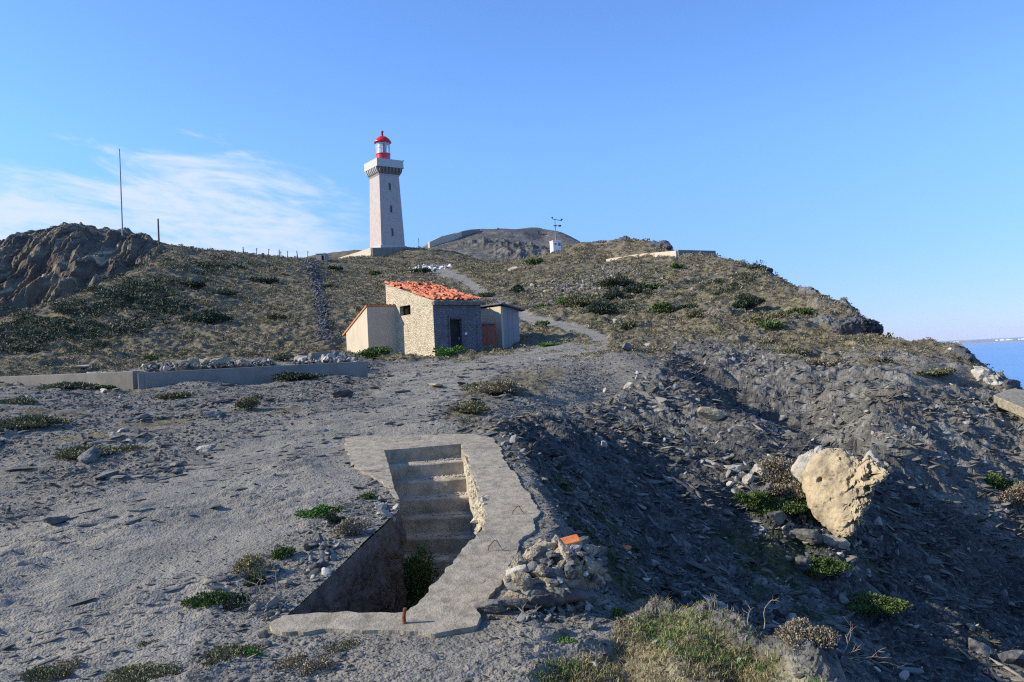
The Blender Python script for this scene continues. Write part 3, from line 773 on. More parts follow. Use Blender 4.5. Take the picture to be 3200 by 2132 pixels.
M_TWIG = simple('bleached_twig', (0.20, 0.165, 0.12), (0.36, 0.31, 0.24), 20, 0.9)
M_TWIGD = simple('brown_twig', (0.10, 0.08, 0.06), (0.22, 0.18, 0.14), 20, 0.9)
M_LIME = simple('pale_limestone', (0.20, 0.165, 0.11), (0.44, 0.35, 0.215), 2.6, 0.92, 0.15, 0.7, 0.05, lo_=0.36, hi=0.56, bscale=9)
M_LIME2 = simple('white_limestone', (0.26, 0.235, 0.19), (0.52, 0.47, 0.38), 4, 0.92, 0.15, 0.7, 0.03)
M_SCHIST = simple('grey_schist', (0.07, 0.068, 0.062), (0.21, 0.20, 0.175), 5, 0.85, 0.3, 0.6, 0.03)
M_SCHISTD = simple('dark_schist', (0.045, 0.045, 0.05), (0.12, 0.115, 0.11), 5, 0.85, 0.3, 0.6, 0.03)
M_MORTAR = simple('crumbling_mortar', (0.24, 0.195, 0.13), (0.46, 0.38, 0.26), 9, 0.95, 0.1, 0.9, 0.05, bscale=30)
M_BRICK = simple('orange_brick', (0.50, 0.12, 0.035), (0.72, 0.26, 0.09), 12, 0.9)
M_GLASSD = simple('cabinet_glass', (0.05, 0.07, 0.09), (0.08, 0.10, 0.12), 3, 0.2, 0.5, 0.0)

def mat_chips():
    m, nt, b = new_mat('schist_chips', 0.85, 0.25)
    g = nt.nodes.new('ShaderNodeNewGeometry')
    col = ramp(nt, g.outputs['Random Per Island'], [(0.0, (0.07, 0.065, 0.054)), (0.5, (0.13, 0.12, 0.098)), (0.9, (0.19, 0.175, 0.142)), (1.0, (0.30, 0.275, 0.225))])
    n = noise_node(nt, g.outputs['Position'], 30, 4, 0.7)
    nt.links.new(mixc(nt, mapr(nt, n, 0.35, 0.65, 0, 0.35), col, (0.09, 0.088, 0.09)), b.inputs['Base Color'])
    return m
M_CHIPS = mat_chips()
def mat_leaf(name, stops, trans=0.0):
    m, nt, b = new_mat(name, 0.75, 0.25)
    g = nt.nodes.new('ShaderNodeNewGeometry'); o = nt.nodes.new('ShaderNodeObjectInfo')
    n = noise_node(nt, g.outputs['Position'], 2.2, 3, 0.6)
    f = M(nt, 'ADD', M(nt, 'MULTIPLY', g.outputs['Random Per Island'], 0.5), M(nt, 'MULTIPLY', n, 0.5))
    f = M(nt, 'ADD', f, M(nt, 'MULTIPLY', M(nt, 'SUBTRACT', o.outputs['Random'], 0.5), 0.12))
    nt.links.new(ramp(nt, f, stops), b.inputs['Base Color'])
    return m
L_GREEN = mat_leaf('leaf_green', [(0.25, (0.035, 0.060, 0.012)), (0.5, (0.075, 0.12, 0.025)), (0.75, (0.15, 0.19, 0.05))])
L_BRIGHT = mat_leaf('leaf_bright', [(0.25, (0.035, 0.085, 0.012)), (0.5, (0.075, 0.17, 0.025)), (0.75, (0.13, 0.24, 0.04))])
L_DARK = mat_leaf('leaf_dark', [(0.25, (0.022, 0.034, 0.016)), (0.5, (0.045, 0.062, 0.030)), (0.75, (0.085, 0.10, 0.055))])
L_OLIVE = mat_leaf('leaf_olive', [(0.25, (0.085, 0.085, 0.038)), (0.5, (0.17, 0.16, 0.075)), (0.75, (0.27, 0.235, 0.125))])
L_DRY = mat_leaf('leaf_dry', [(0.25, (0.11, 0.087, 0.052)), (0.5, (0.235, 0.19, 0.12)), (0.75, (0.38, 0.31, 0.205))])
L_TAN = mat_leaf('leaf_tan', [(0.25, (0.15, 0.12, 0.05)), (0.5, (0.30, 0.25, 0.11)), (0.75, (0.42, 0.36, 0.19))])

def prism(mb, poly, z0f, z1f):
    """upright prism over an outline; z0f/z1f give bottom and top heights"""
    from mathutils.geometry import tessellate_polygon
    n = len(poly); b = len(mb.v)
    mb.v += [(x, y, z0f(x, y)) for x, y in poly] + [(x, y, z1f(x, y)) for x, y in poly]
    tri = tessellate_polygon([[Vector((x, y, 0)) for x, y in poly]])
    area = sum(poly[i][0] * poly[(i + 1) % n][1] - poly[(i + 1) % n][0] * poly[i][1] for i in range(n))
    for t in tri:
        a = poly[t[0]]; c = poly[t[1]]; d = poly[t[2]]
        up = (c[0] - a[0]) * (d[1] - a[1]) - (c[1] - a[1]) * (d[0] - a[0]) > 0
        t = t if up else t[::-1]
        mb.f.append(tuple(b + n + i for i in t)); mb.f.append(tuple(b + i for i in t[::-1]))
    for i in range(n):
        j = (i + 1) % n
        f = (b + i, b + j, b + n + j, b + n + i)
        mb.f.append(f if area > 0 else f[::-1])

# ------------------------------------------------------------------ lighthouse
def lighthouse():
    D = 183.0
    base = at(890, 567, D); base.z -= 0.2
    phi = math.radians(-27)      # broad shaded front turned away from the sun
    # local frame: -y is the broad front; rotate so that its normal points to the lower right
    view = math.atan2(base.x, base.y)
    rz = math.radians(27) - view
    t = empty('lighthouse', base, 'tall square tapering pale lighthouse with a red lantern and red dome', 'lighthouse', rz=rz)
    s0, s1, hb = 2.95, 2.45, 16.2
    def half(z): return s0 + (s1 - s0) * z / hb
    mb = MB()
    # tapering shaft, front face cut for three slit windows
    wins = [(2.2, 3.9), (7.5, 9.1), (12.6, 14.2)]
    zs = [0.0] + [q for w in wins for q in w] + [hb]
    ww = 0.30
    def ring(z):
        h = half(z); return [(-h, -h, z), (h, -h, z), (h, h, z), (-h, h, z)]
    for i in range(len(zs) - 1):
        a = ring(zs[i]); c = ring(zs[i + 1])
        isw = i % 2 == 1
        for k in range(4):
            k2 = (k + 1) % 4
            if k == 0 and isw:
                za, zb = zs[i], zs[i + 1]; ha, hc = half(za), half(zb)
                mb.add([a[0], (-ww, -ha, za), (-ww, -hc, zb), c[0]], [(0, 1, 2, 3)])
                mb.add([(ww, -ha, za), a[1], c[1], (ww, -hc, zb)], [(0, 1, 2, 3)])
                y = -ha + 0.45
                mb.add([(-ww, -ha, za), (-ww, y, za), (-ww, y, zb), (-ww, -hc, zb)], [(0, 1, 2, 3)])
                mb.add([(ww, -ha, za), (ww, y, za), (ww, y, zb), (ww, -hc, zb)], [(3, 2, 1, 0)])
                mb.add([(-ww, -ha, za), (ww, -ha, za), (ww, y, za), (-ww, y, za)], [(0, 1, 2, 3)])
                mb.add([(-ww, -hc, zb), (ww, -hc, zb), (ww, y, zb), (-ww, y, zb)], [(3, 2, 1, 0)])
            else:
                mb.add([a[k], a[k2], c[k2], c[k]], [(0, 1, 2, 3)])
    mb.add(ring(hb), [(0, 1, 2, 3)])
    mb.build('tower', M_WHITE, t)
    for za, zb in wins:
        w = MB(); y = -half(za) + 0.36
        w.box(-ww - 0.05, ww + 0.05, y, y + 0.06, za - 0.05, zb + 0.05)
        o = w.build('window', M_GLASSD, t)
        f = MB(); f.box(-ww - 0.22, ww + 0.22, -half(za) - 0.1, -half(za) + 0.16, za - 0.16, za - 0.02); f.build('sill', M_TRIM, o)
    p = MB(); p.box(-3.3, 3.3, -3.3, 3.3, -0.9, -0.02); p.build('plinth', M_TRIM, t, bevel=0.05)
    # corbelled gallery
    c = MB()
    def fr(h0, z0, h1, z1):
        a = [(-h0, -h0, z0), (h0, -h0, z0), (h0, h0, z0), (-h0, h0, z0)]; b2 = [(-h1, -h1, z1), (h1, -h1, z1), (h1, h1, z1), (-h1, h1, z1)]
        c.add(a + b2, [(0, 1, 5, 4), (1, 2, 6, 5), (2, 3, 7, 6), (3, 0, 4, 7), (4, 5, 6, 7), (3, 2, 1, 0)])
    fr(2.5, hb - 0.25, 2.72, hb + 0.02)
    c.build('moulding', M_TRIM, t)
    c = MB(); fr(2.55, hb + 0.02, 3.0, hb + 1.5)
    c.build('corbel_frieze', M_CORB, t)
    for side in range(4):
        R_ = Matrix.Rotation(side * math.pi / 2, 3, 'Z')
        for k in range(7):
            x = -2.5 + k * 5.0 / 6
            m2 = MB(); w = 0.17
            pr = [(-2.60, hb + 0.05), (-2.95, hb + 0.35), (-3.25, hb + 0.9), (-3.33, hb + 1.5), (-2.9, hb + 1.5)]
            V = [R_ @ Vector((x - w, y, z)) for y, z in pr] + [R_ @ Vector((x + w, y, z)) for y, z in pr]
            n = len(pr); m2.add(V, [tuple(range(n)), tuple(range(2 * n - 1, n - 1, -1))] + [(i, i + n, (i + 1) % n + n, (i + 1) % n) for i in range(n)])
            m2.build('corbel', M_TRIM if side == 3 else M_CORB, t)  # sunny side takes the paler material: sunlight put into the corbel colour
    g = MB(); g.box(-3.38, 3.38, -3.38, 3.38, hb + 1.5, hb + 1.72); g.build('gallery_floor', M_TRIM, t)
    g = MB(); z0, z1 = hb + 1.72, hb + 3.3
    g.box(-3.3, 3.3, -3.3, -3.0, z0, z1); g.box(-3.3, 3.3, 3.0, 3.3, z0, z1); g.box(-3.3, -3.0, -3.0, 3.0, z0, z1); g.box(3.0, 3.3, -3.0, 3.0, z0, z1)
    g.build('parapet', M_TRIM, t)
    # lantern
    lz = hb + 1.72
    g = MB(); g.lathe([(1.62, lz), (1.62, lz + 3.3), (1.70, lz + 3.32), (1.70, lz + 3.48), (1.5, lz + 3.5)], 28); g.build('lantern_base', M_RED, t, smooth_=False)
    gz0, gz1 = lz + 3.48, lz + 6.05
    gl = MB()
    for k in range(12):
        a0 = 2 * math.pi * k / 12; a1 = 2 * math.pi * (k + 1) / 12; r = 1.48
        gl.add([(r * math.cos(a0), r * math.sin(a0), gz0), (r * math.cos(a1), r * math.sin(a1), gz0), (r * math.cos(a1), r * math.sin(a1), gz1), (r * math.cos(a0), r * math.sin(a0), gz1)], [(0, 1, 2, 3)])
    mg, nt, b = new_mat('lantern_glass', 0.05, 0.5); nt.nodes.remove(b)
    gls = nt.nodes.new('ShaderNodeBsdfGlossy'); gls.inputs['Roughness'].default_value = 0.08; tr = nt.nodes.new('ShaderNodeBsdfTransparent'); mx = nt.nodes.new('ShaderNodeMixShader'); mx.inputs[0].default_value = 0.14
    nt.links.new(tr.outputs[0], mx.inputs[1]); nt.links.new(gls.outputs[0], mx.inputs[2]); nt.links.new(mx.outputs[0], nt.nodes['Material Output'].inputs[0])
    glo = gl.build('lantern_glazing', mg, t)
    mu = MB()
    for k in range(12):
        a0 = 2 * math.pi * k / 12; x, y = 1.52 * math.cos(a0), 1.52 * math.sin(a0); mu.tube([(x, y, gz0), (x, y, gz1)], 0.065, 6)
    for z in (gz0 + 0.05, gz0 + 1.3, gz1 - 0.35):
        mu.tube([(1.53 * math.cos(2 * math.pi * k / 12), 1.53 * math.sin(2 * math.pi * k / 12), z) for k in range(13)], 0.05, 6)
    mu.build('glazing_bars', M_WPAINT, glo)
    le = MB(); le.lathe([(0.35, gz0), (0.55, gz0 + 0.4), (0.75, gz0 + 0.8), (0.80, gz0 + 1.4), (0.7, gz0 + 1.9), (0.4, gz0 + 2.3)], 20); le.build('lens', simple('lens_glass', (0.20, 0.16, 0.18), (0.32, 0.26, 0.30), 5, 0.2, 0.5, 0), t, smooth_=True)
    wc = MB()   # white curtain panels inside the glazing on the sunny side
    for k in range(6):
        a0 = math.radians(150 + k * 14) - 0 ; a1 = math.radians(150 + (k + 1) * 14)
        wc.add([(1.38 * math.cos(a0), 1.38 * math.sin(a0), gz0 + 0.05), (1.38 * math.cos(a1), 1.38 * math.sin(a1), gz0 + 0.05), (1.38 * math.cos(a1), 1.38 * math.sin(a1), gz1 - 0.1), (1.38 * math.cos(a0), 1.38 * math.sin(a0), gz1 - 0.1)], [(0, 1, 2, 3)])
    wc.build('lantern_curtain', M_WPAINT, t)
    dz = gz1
    d = MB(); d.lathe([(1.5, dz - 0.05), (1.98, dz + 0.0), (2.0, dz + 0.18), (1.78, dz + 0.55), (1.45, dz + 0.95), (1.0, dz + 1.32), (0.5, dz + 1.58), (0.26, dz + 1.68), (0.24, dz + 1.8)], 28); d.build('dome', M_RED, t, smooth_=True)
    d = MB(); d.lathe([(0.22, dz + 1.75), (0.22, dz + 2.4), (0.30, dz + 2.45), (0.34, dz + 2.6), (0.26, dz + 2.78), (0.1, dz + 2.86)], 16); d.build('vent_cap', M_RED, t, smooth_=True)
    tb = MB(); tb.tube([(3.42, -3.1, z1 - 0.1), (3.42, -3.1, z1 + 0.15)], 0.12, 6); tb.build('corner_finial', M_CORB, t)
    return base, rz
LH, LHRZ = lighthouse()

def wall_run(name, pts, thick, h, mat, label, cat, group=None, below=0.5, hs=None, part=False):
    """free-standing wall through 3-D top points; its faces are upright"""
    mb = MB(); n = len(pts)
    P = [Vector(p) for p in pts]
    for i in range(n - 1):
        a, b = P[i], P[i + 1]; d = Vector((b.x - a.x, b.y - a.y, 0)).normalized(); nn = Vector((-d.y, d.x, 0)) * thick / 2
        ha = hs[i] if hs else h; hb_ = hs[i + 1] if hs else h
        V = [a - nn - Vector((0, 0, ha + below)), b - nn - Vector((0, 0, hb_ + below)), b + nn - Vector((0, 0, hb_ + below)), a + nn - Vector((0, 0, ha + below)), a - nn, b - nn, b + nn, a + nn]
        mb.add(V, [(3, 2, 1, 0), (4, 5, 6, 7), (0, 1, 5, 4), (1, 2, 6, 5), (2, 3, 7, 6), (3, 0, 4, 7)])
    c = P[0].copy(); mb.v = [(x - c.x, y - c.y, z - c.z) for x, y, z in mb.v]
    o = mb.build(name, mat, loc=c)
    o.modifiers.new('bevel', 'BEVEL').width = 0.02
    return tag(o, label, cat, group)
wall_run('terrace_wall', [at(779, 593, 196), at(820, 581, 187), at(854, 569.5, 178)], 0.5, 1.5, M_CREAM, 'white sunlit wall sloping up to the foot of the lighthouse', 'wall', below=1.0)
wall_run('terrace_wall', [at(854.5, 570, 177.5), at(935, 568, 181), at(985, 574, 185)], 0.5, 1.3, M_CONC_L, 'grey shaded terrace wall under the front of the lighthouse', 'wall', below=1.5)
pb = MB(); pb.tube([(0, 0, -1), (0, 0, 2.6)], 0.06, 6); tag(pb.build('pole', M_STEEL, loc=at(963, 573, 186)), 'thin lone pole on the crest just right of the lighthouse', 'pole')

# ------------------------------------------------------------------ stone hut
ALPHA = math.radians(37)
def hut():
    Nn = foot(1000, 822, 42.0); Nn.z = at(1000, 822, 42.0).z
    a, b = 5.1, 3.05
    t = empty('stone_hut', Nn, 'pale rubble stone hut with a steep broken red tile roof', 'hut', rz=ALPHA)
    hf, hk = 2.92, 4.32
    top = lambda x, y: hf + (hk - hf) * y / a
    th = 0.32
    mb = MB()
    wall_along(mb, 'y', 0, th, 0, a, -0.7, top, [(2.35, 3.55, 2.45, 2.98)])
    mb.build('side_wall', M_HUT, t)
    mb = MB(); wall_along(mb, 'y', b - th, b, 0, a, -0.7, top); mb.build('side_wall', M_HUT, t)
    mb = MB(); wall_along(mb, 'x', a - th, a, th, b - th, -0.7, top); mb.build('back_wall', M_HUT, t)
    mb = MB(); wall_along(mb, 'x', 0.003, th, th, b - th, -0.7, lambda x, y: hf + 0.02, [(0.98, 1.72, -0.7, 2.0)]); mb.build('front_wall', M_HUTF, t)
    # thin skin of the darker front masonry over the front corners
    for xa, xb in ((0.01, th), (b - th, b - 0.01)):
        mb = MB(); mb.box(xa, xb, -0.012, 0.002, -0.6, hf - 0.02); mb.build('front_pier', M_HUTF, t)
    f = MB()
    f.box(0.90, 0.98, -0.06, th, -0.2, 2.08); f.box(1.72, 1.88, -0.06, th, -0.2, 2.08); f.box(0.90, 1.88, -0.075, th - 0.01, 2.08, 2.2)
    fr = f.build('door_frame', simple('weathered_frame', (0.09, 0.085, 0.08), (0.15, 0.14, 0.13), 6), t)
    dr = MB(); dr.box(0.98, 1.72, 0.16, 0.21, -0.3, 2.08)
    for z in (0.0, 0.95, 1.85): dr.box(1.0, 1.70, 0.135, 0.16, z, z + 0.1)
    d = dr.build('door', M_DARK, t)
    hd = MB(); hd.box(1.60, 1.66, 0.10, 0.13, 0.9, 1.05); hd.build('handle', M_STEEL, d)
    pl = MB(); pl.lathe([(0.05, 1.14), (0.075, 1.17), (0.075, 1.25), (0.05, 1.28)], 12, 1.97, -0.05); pl.build('switch_box', M_WPAINT, t)
    dk = MB(); dk.box(th + 0.02, b - th - 0.02, th + 0.02, a - th - 0.02, 2.2, 2.25); 
    wn_ = MB(); wn_.box(th - 0.09, th - 0.06, 2.3, 3.6, 2.4, 3.02); wn_.box(th - 0.16, th - 0.1, 2.86, 2.95, 2.4, 3.02)
    wn_.build('window', M_VOID, t)
    rf = MB(); rf.box(-0.02, b + 0.06, -0.14, a + 0.1, 0, 0, None)
    rf.v = []; rf.f = []
    def slab(x0, x1, y0, y1, dz0, dz1):
        c = [(x0, y0), (x1, y0), (x1, y1), (x0, y1)]
        rf.add([(x, y, top(x, y) + dz0) for x, y in c] + [(x, y, top(x, y) + dz1) for x, y in c], [(3, 2, 1, 0), (4, 5, 6, 7), (0, 1, 5, 4), (1, 2, 6, 5), (2, 3, 7, 6), (3, 0, 4, 7)])
    slab(0.02, b + 0.04, -0.10, a + 0.05, 0.005, 0.08)
    r_ = rf.build('roof', M_HUT, t)
    fa = MB(); fa.box(-0.03, b + 0.22, -0.2, 0.04, hf - 0.16, hf + 0.03); fa.box(b + 0.04, b + 0.2, 0.04, 0.5, hf - 0.1, hf + 0.02); fa.build('eave_board', M_SCHIST, t)
    # loose clay tiles, laid in rows and badly slipped
    tl = MB(); rs = np.random.default_rng(5)
    slope = math.atan2(hk - hf, a)
    for row in range(15):
        for c_ in range(17):
            if rs.random() < 0.05: continue
            y = -0.05 + row * 0.35 + rs.normal(0, 0.04); x = 0.12 + c_ * 0.178 + rs.normal(0, 0.025)
            if y > a - 0.05: continue
            L = 0.44; r = 0.10; n = 6; V = []; flip = 1 if (c_ % 2 == 0) else -0.55
            for yy in (0, L):
                for k in range(n + 1):
                    an = math.pi * k / n
                    for rr in (r, r - 0.018): V.append((rr * math.cos(an) * (1 - 0.12 * yy / L), yy, rr * math.sin(an) * flip + (0.02 if flip > 0 else 0.07)))
            m_ = n + 1; F = []
            for k in range(n):
                o0 = 2 * k; o1 = 2 * (k + 1); p0 = 2 * m_ + o0; p1 = 2 * m_ + o1
                F += [(o0, o1, p1, p0), (o0 + 1, p0 + 1, p1 + 1, o1 + 1), (o0, o0 + 1, o1 + 1, o1), (p0, p1, p1 + 1, p0 + 1)]
            F += [(0, 2 * m_, 2 * m_ + 1, 1), (2 * n, 2 * n + 1, 2 * m_ + 2 * n + 1, 2 * m_ + 2 * n)]
            Rm = Matrix.Rotation(slope + rs.normal(0, 0.09), 3, 'X') @ Matrix.Rotation(rs.normal(0, 0.13) + (rs.random() < 0.16) * rs.normal(0, 0.7), 3, 'Z') @ Matrix.Rotation(rs.normal(0, 0.14), 3, 'Y')
            zz = top(x, max(y, 0)) + 0.10 + abs(rs.normal(0, 0.03)) + 0.10 * max(0, mnoise.noise(Vector((x * 1.3, y * 0.8, 2))))
            tl.add([Rm @ Vector(v) + Vector((x, y, zz)) for v in V], F)
    for k in range(70):
        V, F = rock_shape(100 + k % 8, 1, 0.35, 7); s = rs.uniform(0.07, 0.16)
        x = rs.uniform(0.15, b - 0.02); y = rs.uniform(0.0, a - 0.2)
        tl.add((V * s) @ rotm(rs.normal(0, 0.5), rs.normal(0, 0.5), rs.uniform(0, 6)).T + np.array([x, y, top(x, y) + 0.24]), F)
    tl.build('roof_tiles', M_TILE, r_)
    return t
hut()
def left_shed():
    Nn = foot(848, 824, 45.0); Nn.z = at(848, 826, 45.0).z
    a, b = 4.5, 2.2
    t = empty('cream_shed', Nn, 'low cream rendered shed with a sloping orange edged roof left of the stone hut', 'shed', rz=math.radians(27))
    hf, hk = 2.92, 1.72
    top = lambda x, y: hf + (hk - hf) * y / a
    mb = MB(); wall_along(mb, 'y', 0, 0.2, 0, a, -0.8, top); mb.build('side_wall', M_CREAM, t)
    mb = MB(); wall_along(mb, 'x', 0.003, 0.2, 0.2, b, -0.8, top); mb.build('front_wall', M_CREAM, t)
    mb = MB(); wall_along(mb, 'x', a - 0.2, a, 0.2, b, -0.8, top); wall_along(mb, 'y', b - 0.2, b - 0.003, 0.2, a - 0.2, -0.8, top); mb.build('back_wall', M_CREAM, t)
    rf = MB(); c = [(-0.06, -0.05), (b, -0.05), (b, a + 0.65), (-0.06, a + 0.65)]
    rf.add([(x, y, top(x, y) + 0.005) for x, y in c] + [(x, y, top(x, y) + 0.09) for x, y in c], [(3, 2, 1, 0), (4, 5, 6, 7), (0, 1, 5, 4), (1, 2, 6, 5), (2, 3, 7, 6), (3, 0, 4, 7)])
    r_ = rf.build('roof', M_TILE_E, t)
    g = MB(); rs = np.random.default_rng(3)
    for row in range(13):
        y = 0.0 + row * 0.4
        for k in range(10):
            x = 0.05 + k * 0.22; V = []
            for yy in (0, 0.43):
                for q in range(6):
                    an = math.pi * q / 5; V.append((x + 0.1 * math.cos(an), y + yy, top(0, y + yy) + 0.09 + 0.055 * math.sin(an) + (0.02 if yy else 0)))
            g.add(V, [(q, q + 1, q + 7, q + 6) for q in range(5)])
    g.build('roof_tiles', M_TILE_E, r_)
left_shed()
def right_shed():
    Nn = foot(1155, 803, 46.0); Nn.z = at(1155, 804, 46.0).z
    a, b = 4.2, 1.35
    t = empty('grey_shed', Nn, 'narrow grey shed with an overhanging dark roof behind the stone hut', 'shed', rz=math.radians(40))
    hf = 2.52
    top = lambda x, y: hf - 0.10 * x
    mb = MB(); wall_along(mb, 'y', 0, 0.15, 0, a, -0.8, top); mb.build('side_wall', M_CREAM, t)
    mb = MB(); wall_along(mb, 'x', 0.003, 0.15, 0.15, b, -0.8, top)
    for x in (0.48, 0.86): mb.box(x, x + 0.03, -0.012, 0.0, -0.6, 2.34)
    mb.build('front_wall', M_SHED, t)
    mb = MB(); wall_along(mb, 'y', b - 0.15, b - 0.003, 0.15, a, -0.8, top); wall_along(mb, 'x', a - 0.15, a - 0.003, 0.15, b - 0.15, -0.8, top); mb.build('back_wall', M_SHED, t)
    rf = MB(); c = [(-0.16, -0.28), (b + 0.28, -0.28), (b + 0.28, a + 0.2), (-0.16, a + 0.2)]
    tp = lambda x, y: hf + 0.16 - 0.22 * (x + 0.16)
    rf.add([(x, y, tp(x, y) - 0.05) for x, y in c] + [(x, y, tp(x, y) + 0.04) for x, y in c], [(3, 2, 1, 0), (4, 5, 6, 7), (0, 1, 5, 4), (1, 2, 6, 5), (2, 3, 7, 6), (3, 0, 4, 7)])
    rf.build('roof', M_ROOFD, t)
    # brick red lean-to against its side
    Q = foot(1141, 802, 45.2); Q.z = at(1141, 803, 45.2).z
    t2 = empty('red_lean_to', Q, 'small brick red lean-to with a door between the stone hut and grey shed', 'lean-to', rz=math.radians(8))
    m2 = MB(); m2.box(-1.15, 0, 0, 1.0, -0.6, 1.45); m2.build('wall', M_REDW, t2)
    m2 = MB(); m2.box(-1.25, 0.05, -0.08, 1.05, 1.45, 1.56); m2.build('roof', M_CONC, t2)
    m2 = MB(); m2.box(-0.86, -0.03, -0.04, 0.0, -0.3, 1.34); dd = m2.build('door', simple('red_door_paint', (0.26, 0.085, 0.06), (0.36, 0.13, 0.09), 5, 0.7), t2)
    m2 = MB(); m2.box(-0.16, -0.10, -0.07, -0.04, 0.55, 0.66); m2.build('handle', M_STEEL, dd)
    m2 = MB(); m2.box(-1.18, -0.92, -0.06, 0.1, -0.6, 1.40); m2.build('door_post', M_TRIM, t2)
right_shed()

# ------------------------------------------------------------------ low walls, hill platform, bunker, weather station
A_ = at(316, 857, 29.5); B_ = at(842, 830, 30.5)
wall_run('concrete_wall', [A_, B_], 0.24, 0.6, M_CONC, 'long low grey concrete wall ending left of the stone hut', 'wall', hs=[0.62, 0.62], below=0.3)
C_ = at(312, 853, 30.4); D_ = at(0, 866, 36); E_ = at(-400, 884, 42)
wall_run('concrete_wall', [C_, D_, E_], 0.24, 0.55, M_CONC_L, 'lower weathered concrete wall running off to the left edge', 'wall', hs=[0.5, 0.5, 0.5], below=0.5)
wall_run('platform_wall', [at(1395, 596, 117), at(1470, 584, 111), at(1556, 576.5, 103)], 0.4, 0.45, M_CREAM, 'long pale low wall crossing the top of the right hill', 'wall', below=0.6)
wall_run('platform_wall', [at(1556, 575, 103), at(1642, 577, 108)], 0.4, 1.0, M_CONC, 'grey concrete wall standing on the crest of the right hill', 'wall', below=0.6)
def bunker():
    p = at(741, 602, 160); t = empty('metal_cabin', p, 'small grey metal cabin with a dark doorway on the skyline', 'cabin', rz=math.radians(-10))
    m = MB(); wall_along(m, 'x', -1.0, 1.0, -0.9, 0.9, -0.8, lambda x, y: 1.45, [(0.25, 0.75, -0.8, 1.1)]); m.build('wall', M_SHED, t)
    m = MB(); m.box(-1.0, 1.0, -1.1, 1.1, 1.45, 1.6); m.build('roof', M_WPAINT, t)
    m = MB(); m.box(0.25, 0.75, -0.8, -0.75, -0.5, 1.1); m.build('door', M_VOID, t)
bunker()
def weather_station():
    p = at(1277, 573, 134); t = empty('weather_station', p, 'white weather station cabinet with a tall instrument mast on the hill', 'weather station', rz=math.radians(20))
    m = MB(); m.box(-0.75, 0.75, -0.7, 0.7, -0.6, 1.25); m.build('cabinet', M_WPAINT, t, bevel=0.03)
    m = MB(); m.box(-0.82, 0.82, -0.78, 0.78, 1.25, 1.36); m.build('roof', M_WPAINT, t)
    m = MB(); m.box(0.2, 0.62, -0.72, -0.7, 0.45, 1.0); m.build('window', M_GLASSD, t)
    m = MB(); m.box(-0.5, -0.1, -0.72, -0.7, 0.6, 0.9); m.build('vent', M_STEEL, t)
    m = MB(); m.tube([(0.1, 0, 1.36), (0.1, 0, 5.1)], [0.11, 0.06], 8); mm = m.build('mast', M_STEEL, t)
    m = MB()
    m.tube([(-0.35, 0, 5.1), (1.35, 0, 4.85)], 0.05, 6); m.tube([(-0.35, 0, 5.1), (-0.35, 0, 5.4)], 0.05, 6); m.tube([(1.35, 0, 4.85), (1.35, 0, 5.2)], 0.05, 6)
    m.box(-0.5, -0.2, -0.1, 0.1, 5.3, 5.42); m.box(1.2, 1.5, -0.1, 0.1, 4.95, 5.1)
    m.build('wind_sensor', M_POST, mm)
    m = MB(); m.tube([(-0.1, 0, 3.95), (1.0, 0, 3.95)], 0.05, 6); m.box(0.75, 1.15, -0.15, 0.15, 3.85, 4.1); m.box(-0.15, 0.35, -0.1, 0.1, 3.9, 4.05); m.build('instrument_arm', M_POST, mm)
    m = MB(); m.tube([(1.1, 0, -0.4), (1.1, 0, 1.9)], 0.035, 6); m.tube([(0.8, 0, 1.9), (1.5, 0, 1.9)], 0.03, 6); m.tube([(0.9, 0, 1.55), (1.4, 0, 1.55)], 0.03, 6); m.build('aerial', M_STEEL, t)
weather_station()

# masts and posts along the left ridge
def post(u, v0, v1, r, rad, name, label, cat, group=None, lean=0.0, mat=None):
    a = at(u, v0, r); b = at(u, v1, r); h = b.z - a.z
    m = MB(); m.tube([(0, 0, -0.8), (lean * h, 0, h * 0.5), (lean * h * 2, 0, h)], [rad, rad * 0.9, rad * 0.75], 6)
    if 1.0 < h < 6 and rad < 0.08: m.box(lean * h * 2 - 0.18, lean * h * 2 + 0.18, -0.04, 0.04, h * 0.86, h * 0.90)
    return tag(m.build(name, mat or M_POST, loc=a), label, cat, group)
post(282, 549, 343, 138, 0.11, 'radio_mast', 'very tall thin radio mast on the left ridge', 'mast', mat=M_STEEL)
post(366, 577, 503, 132, 0.14, 'wooden_pole', 'thick dark pole standing right of the tall radio mast', 'pole')
FP = [(10,576,568,126),(31,565,542,128),(70,552,545,130),(110,545,525,133),(147,539,526,134),(181,533,523,137),(226,545,534,138),(251,543,530,138),(266,547,539,138),(315,556,538,138),(342,566,553,136),(396,576,560,133),(419,580,560,133),(476,584,570,136),(504,585,574,137),(560,587,568,139),(590,591,570,141),(617,592,572,143),(642,594,574,145),(646,594,578,145),(660,595,577,147),(684,596,577,150),(707,597,577,155)]
for i, (u, v0, v1, r) in enumerate(FP):
    post(u, v0, v1, r, 0.07 if i % 3 else 0.10, 'fence_post', 'thin bent fence post in the broken row along the left skyline', 'fence post', 'fence posts along the left skyline', lean=random.uniform(-0.04, 0.04))
post(447, 580, 566, 134, 0.13, 'leaning_post', 'short dark post leaning steeply on the left skyline', 'post', lean=-0.3)
post(604, 593, 582, 142, 0.22, 'stub_post', 'short thick dark stump of a post on the skyline left of the lighthouse', 'post')

